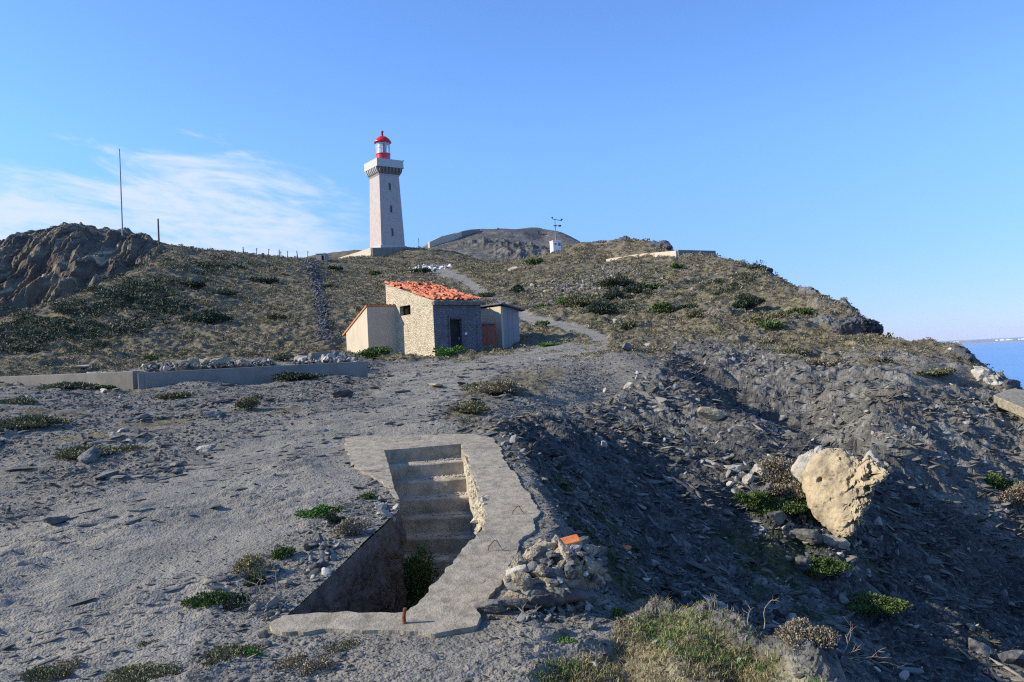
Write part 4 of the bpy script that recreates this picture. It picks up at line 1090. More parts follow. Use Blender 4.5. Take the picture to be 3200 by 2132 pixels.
# ------------------------------------------------------------------ sunken stairway
def mat_slab():
    m, nt, b = new_mat('worn_concrete', 0.9, 0.2)
    P = nt.nodes.new('ShaderNodeNewGeometry').outputs['Position']
    n1 = noise_node(nt, P, 1.3, 7, 0.7); n2 = noise_node(nt, P, 9, 6, 0.72); n3 = noise_node(nt, P, 70, 3, 0.7)
    col = ramp(nt, n2, [(0.3, (0.18, 0.150, 0.105)), (0.5, (0.32, 0.270, 0.190)), (0.72, (0.45, 0.385, 0.28))])
    col = mixc(nt, mapr(nt, n1, 0.5, 0.7, 0, 0.6), col, (0.17, 0.15, 0.115))
    col = mixc(nt, mapr(nt, n3, 0.6, 0.8, 0, 0.5), col, (0.42, 0.38, 0.32))
    mu = noise_node(nt, P, 2.3, 3, 0.5, 1.2)
    crack = mapr(nt, M(nt, 'ABSOLUTE', M(nt, 'SUBTRACT', mu, 0.5)), 0.0, 0.006, 1, 0)
    crack = M(nt, 'MULTIPLY', crack, mapr(nt, noise_node(nt, P, 0.9, 2, 0.5), 0.5, 0.58))
    col = mixc(nt, M(nt, 'MULTIPLY', crack, 0.85), col, (0.03, 0.028, 0.025))
    nt.links.new(col, b.inputs['Base Color'])
    h = M(nt, 'SUBTRACT', M(nt, 'ADD', n2, M(nt, 'MULTIPLY', n3, 0.25)), M(nt, 'MULTIPLY', crack, 1.5))
    bump(nt, b, h, 0.7, 0.03)
    return m
M_SLAB = mat_slab()
M_EARTH = simple('cut_earth', (0.085, 0.068, 0.054), (0.18, 0.15, 0.125), 5, 0.95, 0.1, 0.9, 0.06, bscale=18)
M_CRUMB = simple('crumbled_concrete', (0.40, 0.34, 0.235), (0.70, 0.60, 0.42), 14, 0.95, 0.1, 1.0, 0.05, bscale=26)
M_STEP = simple('step_concrete', (0.26, 0.22, 0.155), (0.54, 0.46, 0.34), 4, 0.92, 0.15, 0.6, 0.03, bscale=30)

def jag(poly, step, amp, seed, keep=()):
    out = []; n = len(poly); rs = np.random.default_rng(seed)
    for i in range(n):
        a = np.array(poly[i]); b = np.array(poly[(i + 1) % n]); L = np.linalg.norm(b - a); k = max(1, int(L / step))
        for j in range(k):
            p = a + (b - a) * j / k; d = (b - a) / (L + 1e-9); nn = np.array([-d[1], d[0]])
            q = Vector((p[0], p[1], seed)); w = amp * (1.3 * mnoise.noise(q * 3) + 1.0 * mnoise.noise(q * 9) + 0.2 * mnoise.noise(q * 26)) * (0.15 if i in keep else 1)
            out.append(tuple(p + nn * w))
    return out
def stairway():
    base = Vector((*np.mean(HOLE, axis=0), -1.4))
    t = empty('concrete_stairway', (base.x, base.y, -3.0), 'broken concrete stairway sunk into the ground with steps going down into the dark', 'stairway')
    off = (-base.x, -base.y, 3.0)
    def put(mb, name, mat, parent=t, **k):
        mb.v = [(x + off[0], y + off[1], z + off[2]) for x, y, z in mb.v]
        return mb.build(name, mat, parent, **k)
    outl = [tuple(on_slab(u, v)[:2]) for u, v in SLAB_OUT + SLAB_IN]
    nO = len(SLAB_OUT); keep = set(range(nO + len(SLAB_IN) - 6, nO + len(SLAB_IN)))
    pol = jag(outl, 0.022, 0.036, 11, keep)
    mb = MB(); prism(mb, pol, lambda x, y: slab_z(y) - 0.13 - 0.03 * mnoise.noise(Vector((x * 6, y * 6, 1))), lambda x, y: slab_z(y) + 0.012)
    # undercut, ragged outer rim
    put(mb, 'coping_slab', M_SLAB)
    # second, thinner lift of the slab: the joint running along the top and the raised right arm
    j = [on_slab(u, v) for u, v in [(880,1036),(870,1030),(960,1020),(1062,1009),(1075,1016),(1062,1021),(970,1029)]]
    # pit walls as thick upright shells
    def shell(a, b, depth, th, mat, name, rough, seed, ztop=None, lean=0.0, nu=40, nv=26, tops=None):
        a = np.array(a, float); b = np.array(b, float); L = np.linalg.norm(b - a); d = (b - a) / L
        nn = np.array([-d[1], d[0]])                       # into the ground, away from the pit
        V = []; rs = np.random.default_rng(seed)
        for jv in range(nv + 1):
            for iu in range(nu + 1):
                s = iu / nu; q = a + (b - a) * s; zt = (slab_z(q[1]) - 0.015 if tops is None else tops(q)); z = zt + (depth - zt) * (jv / nv)
                f = rough * (mnoise.noise(Vector((q[0] * 3, q[1] * 3, z * 3))) + 0.5 * mnoise.noise(Vector((q[0] * 9, q[1] * 9, z * 9 + seed))) + 0.3 * mnoise.noise(Vector((q[0] * 25, q[1] * 25, z * 25))))
                f = max(f, -0.015) if rough < 0.05 else f
                f = f * min(1.0, (zt - z) / 0.3 + 0.12) - (0.012 if rough > 0.03 else 0.0)
                p = q + nn * (f + lean * (zt - z) * -1); V.append((p[0], p[1], z))
        F = [(j2 * (nu + 1) + i, j2 * (nu + 1) + i + 1, (j2 + 1) * (nu + 1) + i + 1, (j2 + 1) * (nu + 1) + i) for j2 in range(nv) for i in range(nu)]
        bN = len(V)
        z0 = slab_z(a[1]) - 0.05; z1 = slab_z(b[1]) - 0.05
        for q, z in ((a, z0), (b, z1), (b, depth), (a, depth)): V.append((q[0] + nn[0] * th, q[1] + nn[1] * th, z))
        F += [(bN, bN + 1, bN + 2, bN + 3), (0, bN, bN + 3, nv * (nu + 1)), (nu, nv * (nu + 1) + nu, bN + 2, bN + 1)]
        m2 = MB(); m2.add(V, F); return put(m2, name, mat)
    H = HOLE; fl = -3.15
    A, B, C, D, E, Fp = H[0], H[1], H[2], H[5], H[6], H[7]
    shell(A, B, fl, 0.25, M_STEP, 'head_wall', 0.01, 1)
    shell(B, C, fl, 0.22, M_STEP, 'retaining_wall', 0.012, 2)
    # crumbling sunlit lip under the right-hand slab
    lip = MB(); rs = np.random.default_rng(8)
    for k in range(150):
        s = (k + rs.random()) / 150; q = B + (C - B) * s
        big_ = 0.02 + 0.07 * smooth(0.1, 0.95, np.array(s))
        V, F = rock_shape(300 + k % 12, 2, 0.8, 9)
        sc_ = rs.uniform(0.5, 1.1) * float(big_) * 0.9
        z = slab_z(q[1]) - 0.03 - rs.random() * (0.06 + 0.34 * s)
        lip.add((V * np.array([sc_, sc_ * 1.5, sc_])) @ rotm(*rs.uniform(0, 6, 3)).T + np.array([q[0] + rs.uniform(0.0, 0.03), q[1], z]), F)
    put(lip, 'crumbling_edge', M_CRUMB)['kind'] = 'stuff'
    shell(C, H[3], fl, 0.2, M_EARTH, 'under_wall', 0.05, 3); shell(H[3], H[4], fl, 0.2, M_EARTH, 'under_wall', 0.05, 4); shell(H[4], D, fl, 0.2, M_EARTH, 'under_wall', 0.05, 5)
    shell(D, E, fl, 0.2, M_EARTH, 'under_wall', 0.04, 6)
    shell(E, Fp, fl, 0.25, M_EARTH, 'earth_wall', 0.07, 16, nu=120, nv=60)
    shell(Fp, A, fl, 0.22, M_STEP, 'retaining_wall', 0.012, 30)
    # steps
    dirn = ((Fp - A) + (C - B)) / 2; Ls = np.linalg.norm(dirn)
    riser, tread = 0.178, 0.292
    for i in range(1, 10):
        s0 = (i - 1) * tread / Ls; s1 = i * tread / Ls
        # plane of the stair sides extended a little into the walls
        def side(s, w):
            l = A + (Fp - A) * s * 0.985; r = B + (C - B) * s * 0.985
            dd = (r - l) / np.linalg.norm(r - l); return (l - dd * 0.02, r + dd * 0.02)[w]
        zt = slab_z(A[1]) + 0.02 - riser * i
        n = 16; m2 = MB(); V = []
        fr = [side(s1, 0) + (side(s1, 1) - side(s1, 0)) * k / n for k in range(n + 1)]
        bk = [side(s0 - 0.02, 0) + (side(s0 - 0.02, 1) - side(s0 - 0.02, 0)) * k / n for k in range(n + 1)]
        for k in range(n + 1):
            wob = 0.010 * mnoise.noise(Vector((fr[k][0] * 7, i * 3.1, 0))) - 0.012 * math.sin(math.pi * k / n)
            dz = 0.010 * mnoise.noise(Vector((fr[k][0] * 5, i * 7.7, 5))) - 0.010 * math.sin(math.pi * k / n)
            V += [(bk[k][0], bk[k][1], zt + 0.004), (fr[k][0], fr[k][1] - wob + 0.012, zt + dz), (fr[k][0], fr[k][1] - wob, zt + dz - 0.014), (fr[k][0], fr[k][1], fl), (bk[k][0], bk[k][1], fl)]
        F = []
        for k in range(n):
            b0 = k * 5; b1 = b0 + 5
            for q in range(4): F.append((b0 + q, b0 + q + 1, b1 + q + 1, b1 + q))
        F += [(0, 4, 3, 2, 1), (n * 5, n * 5 + 1, n * 5 + 2, n * 5 + 3, n * 5 + 4)]
        m2.add(V, F); st = put(m2, 'step', M_STEP)
        # rubble lying on the tread against the sunny side
        if i < 7:
            g = MB()
            for k in range(60):
                V2, F2 = rock_shape(40 + k % 6, 1, 0.7, 6); sz = rs.uniform(0.006, 0.022)
                f = 1 - abs(rs.normal(0, 0.22)) ; f = min(max(f, 0.05), 0.985)
                l = side(s0, 0); r = side(s0, 1); q = l + (r - l) * f; d2 = rs.random() ** 1.5 * tread * 0.7
                g.add(V2 * sz + np.array([q[0], q[1] - d2 - 0.02, zt + sz * 0.3]), F2)
            put(g, 'grit', M_LIME2, parent=t)['kind'] = 'stuff'
    fm = MB(); pol = [tuple(p) for p in H]; prism(fm, pol, lambda x, y: fl - 0.1, lambda x, y: fl + 0.06 * mnoise.noise(Vector((x, y, 0)))); put(fm, 'pit_floor', M_EARTH)
    return t
stairway()
for (u, v, sz, lab) in [(1192, 1186, 0.055, 'bent rebar loop standing up from the concrete edge beside the lowest steps'), (1140, 1270, 0.06, 'wider bent rebar loop standing on the concrete edge above the dark pit')]:
    p = on_slab(u, v); m = MB(); w = sz
    m.tube([(-w, 0, 0), (-w * 0.9, 0.01, w * 0.5), (-w * 0.2, 0, w * 1.25), (w * 0.15, 0, w * 1.3), (w * 0.5, 0, w * 0.6), (w * 0.9, 0, 0.0), (w * 1.4, 0, 0.02)], 0.0042, 6)
    p.z = slab_z(p.y) + 0.018
    tag(m.build('rebar_loop', M_RUST, loc=p), lab, 'rebar')
p = on_slab(929, 1437); p.z = slab_z(p.y) + 0.018
m = MB(); m.tube([(0, 0, -0.02), (0.0, 0, 0.04), (0.008, 0, 0.075)], [0.014, 0.012, 0.009], 10); m.tube([(0.008, 0, 0.07), (0.010, 0, 0.088)], [0.014, 0.011], 10)
tag(m.build('iron_stub', M_RUST, loc=p), 'rusty iron stub with a rust stain on the near edge of the slab', 'iron stub')

# ------------------------------------------------------------------ rocks
RM = {}
def rock_obj(name, loc, size, mat, label, cat='rock', seed=1, flat=0.6, rot=(0, 0, 0), group=None, sub=3, rough=0.14, parent=None):
    V, F = rock_shape(seed, sub, flat, 10, rough)
    V = (V * np.array(size)) @ rotm(*rot).T
    o = link_mesh(name, V, F, mat, parent, False, loc)
    return tag(o, label, cat, group) if label else o

def outlined_rock(name, uv, r, thick, nrm, mat, label, cat, seed, sub=5, rough=0.05, holes=()):
    """boulder with a traced outline, a real thickness and a tilted face"""
    P = np.array(uv, float); c = P.mean(axis=0); o0 = at(c[0], c[1], r); f = r / F0
    ang = np.arctan2(-(P[:, 1] - c[1]), P[:, 0] - c[0]); rad = np.hypot(P[:, 0] - c[0], P[:, 1] - c[1]) * f
    od = np.argsort(ang); ang = ang[od]; rad = rad[od]
    V, F = ico(sub)
    a = np.arctan2(V[:, 2], V[:, 0]); rr = np.interp(a, np.concatenate([ang - 2 * np.pi, ang, ang + 2 * np.pi]), np.tile(rad, 3))
    s = np.hypot(V[:, 0], V[:, 2]); s2 = s ** 0.62
    X = np.cos(a) * rr * s2; Zz = np.sin(a) * rr * s2; Y = np.sign(V[:, 1]) * np.abs(V[:, 1]) ** 0.55 * thick
    n = Vector(nrm).normalized()
    # shear so the near face lies square to nrm
    Y = Y + (-(n.x * X) - n.z * Zz) / n.y * smooth(1.0, -0.2, V[:, 1]) 
    Q = np.stack([X, Y, Zz], 1)
    nr = Q / (np.linalg.norm(Q, axis=1)[:, None] + 1e-6)
    Q = Q + nr * (fnoise(Q, 2.2, 5, seed, 0.55) * rough)[:, None]
    Q = Q - nr * (np.abs(fnoise(Q, 3.2, 5, seed + 9, 0.65)) * 0.07)[:, None] * min(1.0, rad.max() / 0.6)
    pit = fnoise(Q, 6.0, 3, seed + 3, 0.6); side = smooth(-0.1, 0.35, X / rad.max() - 0.25 * Zz / rad.max())
    Q = Q - nr * ((np.clip(pit - 0.12, 0, 1) * 0.42 + np.abs(fnoise(Q, 17, 3, seed + 5, 0.6)) * 0.06) * (0.10 + side))[:, None] * min(1.0, rad.max() / 0.6)
    for (hu, hv, hr, hd) in holes:
        hx = (hu - c[0]) * f; hz = -(hv - c[1]) * f; dd = np.hypot((Q[:, 0] - hx), (Q[:, 2] - hz)) / (hr * f)
        Q[:, 1] += np.where(V[:, 1] < 0.2, hd * smooth(1.0, 0.3, dd), 0)
    th = math.atan2(o0.x, o0.y); Rz = np.array(Matrix.Rotation(-th, 3, 'Z'))
    o = link_mesh(name, Q @ Rz.T, F, mat, None, False, o0)
    return tag(o, label, cat)
outlined_rock('boulder', [(1848,1098),(1866,1076),(1893,1052),(1915,1040),(1945,1037),(1962,1046),(1980,1062),(1990,1050),(2004,1062),(2024,1080),(2020,1092),(1997,1108),(1990,1138),(1974,1160),(1964,1186),(1948,1212),(1926,1216),(1898,1200),(1874,1176),(1860,1146),(1850,1120)], 14.2, 0.34, (-0.50, -0.80, 0.42), M_LIME, 'huge pale yellow boulder with a pitted right edge in the gully', 'boulder', 21, 6, 0.045,
              holes=[(1893,1105,9,0.12),(1987,1092,10,0.2),(1982,1112,8,0.16),(1966,1118,6,0.12),(1935,1117,5,0.08),(1937,1060,5,0.07),(1913,1140,4,0.05)])
outlined_rock('boulder', [(1822,1082),(1832,1062),(1850,1048),(1872,1038),(1886,1025),(1905,1030),(1930,1036),(1925,1060),(1890,1090),(1868,1102),(1850,1110),(1838,1098)], 14.8, 0.30, (-0.45, -0.85, 0.42), M_LIME2, 'whitish pitted boulder wedged behind the huge yellow boulder', 'boulder', 22, 5, 0.05, holes=[(1893,1040,7,0.15)])
outlined_rock('boulder', [(1990,1052),(2003,1040),(2012,1050),(2018,1075),(2005,1085),(1992,1075)], 14.9, 0.2, (-0.5, -0.8, 0.3), M_LIME2, 'small squarish pale block behind the top right of the huge boulder', 'boulder', 23, 4, 0.03)
# dark overhanging rock and pale one below on the cliff edge
outlined_rock('overhanging_rock', [(1922,740),(1940,732),(1962,733),(1985,736),(2004,738),(2016,752),(2018,764),(2010,782),(1988,792),(1962,790),(1938,782),(1922,764)], 41.5, 1.0, (0.25, -0.95, -0.35), M_SCHISTD, 'black overhanging rock jutting over the cliff edge against the sky', 'rock', 24, 5, 0.22)
outlined_rock('pale_outcrop', [(1895,805),(1912,790),(1935,775),(1960,778),(1985,780),(2005,785),(2018,795),(2000,802),(1965,812),(1930,820)], 40.2, 0.7, (-0.3, -0.8, 0.5), M_LIME2, 'pale rock outcrop directly under the black overhanging rock', 'rock', 25, 5, 0.16)
outlined_rock('crest_rock', [(1735,622),(1750,616),(1768,620),(1775,632),(1770,642),(1752,640),(1740,634)], 83, 2.0, (0.2, -0.95, -0.1), M_SCHISTD, 'rust brown crag standing on the right hill skyline', 'rock', 26, 4, 0.4)
CR = [('dark crag with an overhung lip midway down the right skyline', [(1768,640),(1785,640),(1800,650),(1815,660),(1810,672),(1785,668),(1765,655)], 78, 1.6, M_SCHISTD, 1.0),
 ('grey ledge rock on the skyline between the brown crag and the overhanging rock', [(1838,664),(1856,660),(1872,668),(1884,678),(1878,690),(1850,684),(1835,676)], 64, 1.3, M_SCHIST, 0.9),
 ('second grey ledge rock on the skyline, lower and nearer the overhanging rock', [(1880,694),(1900,692),(1920,702),(1936,714),(1930,726),(1900,718),(1880,708)], 56, 1.2, M_SCHIST, 0.9),
 ('cracked grey rock shelf just left of the overhanging rock', [(1850,742),(1880,730),(1915,736),(1930,755),(1915,778),(1880,775),(1852,762)], 45, 1.0, M_SCHIST, 0.8),
 ('jagged pale grey crag on the cliff edge with the sea behind, above the slab', [(2238,850),(2256,846),(2276,858),(2294,868),(2300,885),(2280,892),(2256,880),(2240,868)], 30.0, 0.8, M_LIME2, 0.7),
 ('small dark brow of rock on the knoll crest before the sea', [(2196,800),(2212,802),(2228,812),(2234,828),(2226,838),(2206,826),(2194,812)], 31.5, 0.7, M_SCHISTD, 0.7),
 ('brown rock cap on the very top of the right hill', [(1418,552),(1430,547),(1446,549),(1452,556),(1436,560),(1420,558)], 129, 2.0, M_SCHISTD, 1.2),
 ('low dark rock rib on the skyline left of the grey concrete wall', [(1490,560),(1515,560),(1542,568),(1548,574),(1520,573),(1494,567)], 120, 2.0, M_SCHISTD, 1.2)]
for i, (lab, uv, r_, th_, mt_, rg_) in enumerate(CR): outlined_rock('crag', uv, r_, th_, (-0.3, -0.85, 0.3), mt_, lab, 'crag', 40 + i, 4, 0.12 * rg_)
for i, (u, v, r, w, h, lab) in enumerate([(2070,786,34.5,0.22,0.13,'rounded pale boulder on the knoll edge beside the sea horizon'), (2046,787,36,0.13,0.1,'small dark stone left of the rounded boulder on the knoll edge')]):
    rock_obj('stone', at(u, v, r), (w, w, h * 1.3), M_LIME2 if i == 0 else M_SCHIST, lab, 'stone', 30 + i, 0.9)
# stone ledge slab at the far right
def leaning_slab():
    T = [at(2282, 908, 27.0), at(2322, 893, 28.4), at(2380, 898, 28.6), at(2470, 930, 27.6), at(2450, 975, 25.8), at(2353, 938, 26.3)]
    c = T[0].copy(); m = MB(); dn = Vector((0.05, 0.1, -0.30)); n = len(T)
    V = [p - c for p in T] + [p - c + dn for p in T]
    m.add(V, [tuple(range(n))[::-1], tuple(range(n, 2 * n))] + [(i, (i + 1) % n, (i + 1) % n + n, i + n) for i in range(n)])
    tag(m.build('slab_block', M_SLAB, loc=c, bevel=0.03), 'large flat pale slab leaning at the right edge of the photo', 'slab')
leaning_slab()
rock_obj('rock', at(2322, 884, 29.0), (0.28, 0.25, 0.24), M_SCHISTD, 'dark rock on the cliff edge just above the leaning pale slab', 'rock', 71, 0.9)
rock_obj('rock', at(2268, 872, 29.5), (0.34, 0.3, 0.26), M_LIME2, 'pale grey crag above the leaning slab with the sea behind', 'rock', 72, 0.9, rot=(0, 0.5, 0))
# concrete beam and hoop
def beam():
    a = at(1925, 822, 31.5); b = at(2008, 796, 33.0); m = MB(); d = (b - a)
    m.tube([(0, 0, 0), tuple(d)], 0.10, 4); o = m.build('stone_beam', M_LIME, loc=a, bevel=0.015)
    tag(o, 'squared pale beam lying on the bank under the overhanging rock', 'beam')
beam()
c = at(1962, 868, 28); m = MB()
m.tube([(0.16 * math.cos(a2), 0.05 * math.sin(a2), 0.20 * math.sin(a2)) for a2 in np.linspace(-0.9, 2.6, 16)], 0.014, 6)
tag(m.build('rusty_hoop', M_RUST, loc=c), 'curved rusty iron hoop sticking out of the gully side', 'hoop')

# single stones one can point to
def stone_at(u, v, wpx, hpx, mat, label, seed, cat='stone', rz=None, ry=0.0, group=None, sink=0.3):
    p = hit(u, v); r = math.hypot(p.x, p.y); w = wpx * 0.85 * r / F0 / 2; h = hpx * r / F0 / 2 * 1.0
    return rock_obj('stone', (p.x, p.y, p.z + h * (1 - sink)), (w, w * 0.8, h / 0.7), mat, label, cat, seed, 0.7, (0.15, ry, seed * 1.3 if rz is None else rz), group)
ST = [(282,998,44,14,M_LIME2,'flat whitish slab lying on the left of the gravel plateau'),(258,1010,20,16,M_LIME2,'pointed white stone left of the flat whitish slab'),
 (205,1065,60,26,M_SCHIST,'blue grey boulder half sunk beside a green cushion at left'),(165,1085,50,20,M_SCHIST,'low brown grey stone next to the blue grey boulder at left'),
 (130,1212,66,20,M_SCHISTD,'dark flat rock lying on the gravel far left'),(245,1100,80,16,M_SCHIST,'long thin stone ledge below the green cushion at left'),
 (470,1035,52,18,M_LIME2,'broken pale stone alone on the middle of the left plateau'),(500,960,60,16,M_SCHIST,'small grey outcrop stone before the long low wall'),
 (240,905,30,12,M_LIME2,'small white stone below the long low wall'),(790,918,70,22,M_SCHISTD,'dark boulder in front of the right end of the low wall'),
 (897,978,30,9,M_SCHISTD,'small dark stone on the bare gravel above the stairway'),(1248,832,26,8,M_LIME2,'white flat stone on the path right of the stone hut'),
 (1150,868,34,7,M_SCHISTD,'thin dark flake lying across the path'),(1000,896,46,8,M_LIME,'yellowish flat patch stone in the middle of the path'),
 (1440,806,46,24,M_SCHIST,'grey block lying at the head of the gully'),(1487,800,26,12,M_LIME2,'rounded white stone at the gully head near the grey block'),
 (1425,750,36,22,M_LIME2,'white boulder with a bush beside it on the lower right hillside'),(1548,815,22,16,M_SCHISTD,'dark stone on the shaded gully rim'),
 (1640,985,60,34,M_LIME,'ochre pointed rock on the spur of the gully'),(1390,903,20,14,M_LIME2,'white stone on the lit hump left of the gully'),(1445,895,26,16,M_LIME2,'whiter longer stone on the lit hump left of the gully'),
 (1720,1135,34,20,M_LIME2,'angular pale stone above the shrubs left of the huge boulder'),(1745,1115,44,34,M_LIME2,'biggest pale stone topping the spur left of the huge boulder'),
 (1690,1105,44,20,M_LIME2,'white flake high on the gully spur'),(1770,1125,36,38,M_SCHISTD,'dark rough stone beside the shrubs by the huge boulder'),
 (1640,1085,40,12,M_LIME2,'thin bright flake on the shaded spur'),(1765,1165,40,30,M_SCHIST,'grey rock under the shrubs left of the huge boulder'),
 (1860,1275,90,44,M_SCHIST,'broad blue grey rock in the shaded gully floor'),(1790,1225,50,36,M_SCHIST,'grey block just below the shrubs in the gully'),(1845,1225,44,34,M_SCHISTD,'dark block under the tip of the huge boulder'),
 (1925,1268,60,30,M_LIME2,'pale broken rock below the tip of the huge boulder'),(1985,1265,66,26,M_SCHISTD,'dark slab right of the pale broken rock below the boulder'),
 (2020,1232,22,22,M_LIME2,'small bright ring shaped rock in the dark shade right of the boulder'),(1855,1330,60,40,M_SCHIST,'blue grey slab low in the gully floor'),
 (2250,1520,70,36,M_SCHIST,'pale grey flat rock at the lower right corner of the gully'),(2330,1545,80,40,M_SCHIST,'grey slab in the very bottom right corner'),(2050,1370,50,30,M_SCHISTD,'dark rock in the weeds of the gully floor'),
 (1153,1480,20,9,M_LIME,'small yellow stone on the dark ground near the slab corner'),(1700,1520,26,16,M_LIME2,'white pebble in the grass at the bottom'),(1368,1545,30,18,M_LIME2,'pale square pebble at the bottom middle'),
 (1290,1462,30,20,M_SCHIST,'rounded grey stone on the gravel below the rubble pile'),(1360,1448,34,26,M_SCHIST,'rounded stone on the rim right of the rubble pile'),(1230,1450,30,16,M_SCHIST,'flat grey stone below the rubble pile'),
 (1000,618,26,10,M_LIME2,'white rubble stone under the lighthouse near the dark bush'),(1180,624,30,12,M_LIME2,'pale rock beside the path below the far hill'),(1545,1500,24,14,M_SCHIST,'grey stone at the edge of the green grass'),
 (1930,1335,40,22,M_SCHIST,'tilted grey stone in the middle of the gully floor'),(610,1480,34,14,M_SCHIST,'small stone below the near edge of the slab')]
for i, (u, v, w, h, mt, lab) in enumerate(ST): stone_at(u, v, w, h, mt, lab, 400 + i)

# rubble behind the low wall: pale blocks and broken masonry
def blocks(lst, grp, lab, r0):
    for i, (u, v, w, h, mt) in enumerate(lst):
        p = at(u, v, r0 + (i % 3) * 0.5); ww = w * r0 / F0 / 2; hh = h * r0 / F0 / 2
        rock_obj('rubble_block', p, (ww, ww * 0.9, hh * 1.2), mt, lab, 'rubble block', 500 + i + int(u), 1.0, (0, 0, i * 1.1), grp)
blocks([(345,845,34,24,M_SCHIST),(372,846,34,22,M_MORTAR),(400,842,38,20,M_SCHIST),(425,842,50,26,M_MORTAR),(448,836,30,24,M_MORTAR),(470,838,60,30,M_MORTAR),(495,836,40,28,M_MORTAR),(515,836,54,32,M_MORTAR),(540,838,36,22,M_SCHIST),(560,838,40,24,M_MORTAR),(580,836,28,18,M_MORTAR),(598,834,44,22,M_SCHIST)], 'rubble heap behind the left half of the long low wall', 'pale broken masonry lump in the heap behind the long wall, left of the bush', 32.5)
blocks([(694,830,34,28,M_LIME2),(720,828,30,20,M_SCHIST),(745,826,20,22,M_LIME2),(758,822,20,18,M_LIME2),(778,826,24,20,M_LIME2),(790,822,30,26,M_SCHIST),(806,828,24,16,M_LIME2),(770,812,18,12,M_SCHIST)], 'loose blocks behind the right end of the long low wall', 'loose pale block heaped behind the wall beside the cream shed', 33.0)
for i, (u, v, w, h) in enumerate([(190,850,44,9),(230,853,50,7)]):
    p = hit(u, v + 6); r = math.hypot(p.x, p.y); rock_obj('stone', (p.x, p.y, p.z + 0.1), (w * r / F0 / 2, 0.4, 0.16), M_LIME2, ['pale hump of stones behind the far left wall', 'flatter pale hump of stones behind the far left wall'][i], 'stone', 560 + i, 0.5)
wall_run('ruined_wall', [at(712, 812, 37), at(778, 806, 38)], 0.25, 0.35, M_CONC, 'low ruined wall stub in front of the cream shed', 'wall', below=0.3)

# masonry lump by the stairway
def masonry():
    p = hit(1268, 1392)
    t = empty('masonry_lump', (p.x, p.y, p.z), 'broken lump of stone and mortar masonry at the gully edge by the slab', 'masonry')
    V, F = ico(4)
    V = V.copy(); V[:, 2] = np.sign(V[:, 2]) * np.abs(V[:, 2]) ** 0.8
    Q = V * np.array([0.29, 0.24, 0.165]); Q += V * (fnoise(V * 1.0, 2.0, 5, 3, 0.6) * 0.10)[:, None]
    Q[:, 0] += Q[:, 2] * 0.25
    core = link_mesh('mortar', Q + np.array([0.02, 0, 0.16]), F, M_MORTAR, t)
    rs = np.random.default_rng(12)
    for k in range(150):
        a = rs.uniform(0, 2 * math.pi); e = rs.uniform(-0.15, 1.35); d = np.array([math.cos(a) * math.cos(e), math.sin(a) * math.cos(e), math.sin(e)])
        if d[1] > 0.55: continue
        s = rs.uniform(0.022, 0.068); q = d * np.array([0.29, 0.24, 0.185]) * rs.uniform(0.95, 1.12) + np.array([0.02 + d[2] * 0.06, 0, 0.16])
        V2, F2 = rock_shape(600 + k, 3, 0.55, 11, 0.12)
        V2 = (V2 * np.array([s * 1.5, s, s * 1.1])) @ rotm(rs.uniform(-0.6, 0.6), rs.uniform(-0.6, 0.6), rs.uniform(0, 6)).T + q
        link_mesh('stone', V2, F2, [M_SCHIST, M_LIME2, M_MORTAR, M_SCHIST, M_MORTAR, M_SCHISTD][k % 6], t)
    for k, (dx, dz, w, h, mt) in enumerate([(-0.10, 0.10, 0.12, 0.09, M_SCHISTD), (0.16, 0.12, 0.13, 0.06, M_SCHISTD), (-0.33, 0.08, 0.14, 0.05, M_SCHIST), (0.02, 0.12, 0.11, 0.09, M_SCHISTD), (-0.46, 0.07, 0.10, 0.05, M_SCHIST), (-0.22, 0.24, 0.09, 0.06, M_MORTAR)]):
        V2, F2 = rock_shape(700 + k, 3, 0.8, 9, 0.1); link_mesh('stone', V2 * np.array([w, 0.08, h]) + np.array([dx * 0.85, -0.22, dz * 0.8]), F2, mt, t)
    V2, F2 = rock_shape(5, 3, 0.6, 8, 0.1)
    o = link_mesh('orange_stone', V2 * np.array([0.065, 0.045, 0.04]), F2, M_LIME, None, False, (p.x - 0.0, p.y - 0.03, p.z + 0.375)); tag(o, 'pale orange stone on top of the masonry lump', 'stone')
    m = MB(); m.box(-0.07, 0.07, -0.04, 0.04, -0.014, 0.018); o = m.build('broken_tile', M_BRICK, loc=(p.x + 0.14, p.y - 0.02, p.z + 0.39), bevel=0.01); o.rotation_euler = (0.45, -0.16, 0.2); tag(o, 'bright orange broken roof tile on top of the masonry lump', 'tile')
masonry()
p = hit(1437, 1284); V2, F2 = rock_shape(9, 2, 0.5, 8); tag(link_mesh('brick_fragment', V2 * np.array([0.075, 0.06, 0.06]), F2, M_BRICK, None, False, (p.x, p.y, p.z + 0.02)), 'red orange brick fragment alone on the dark scree', 'brick')

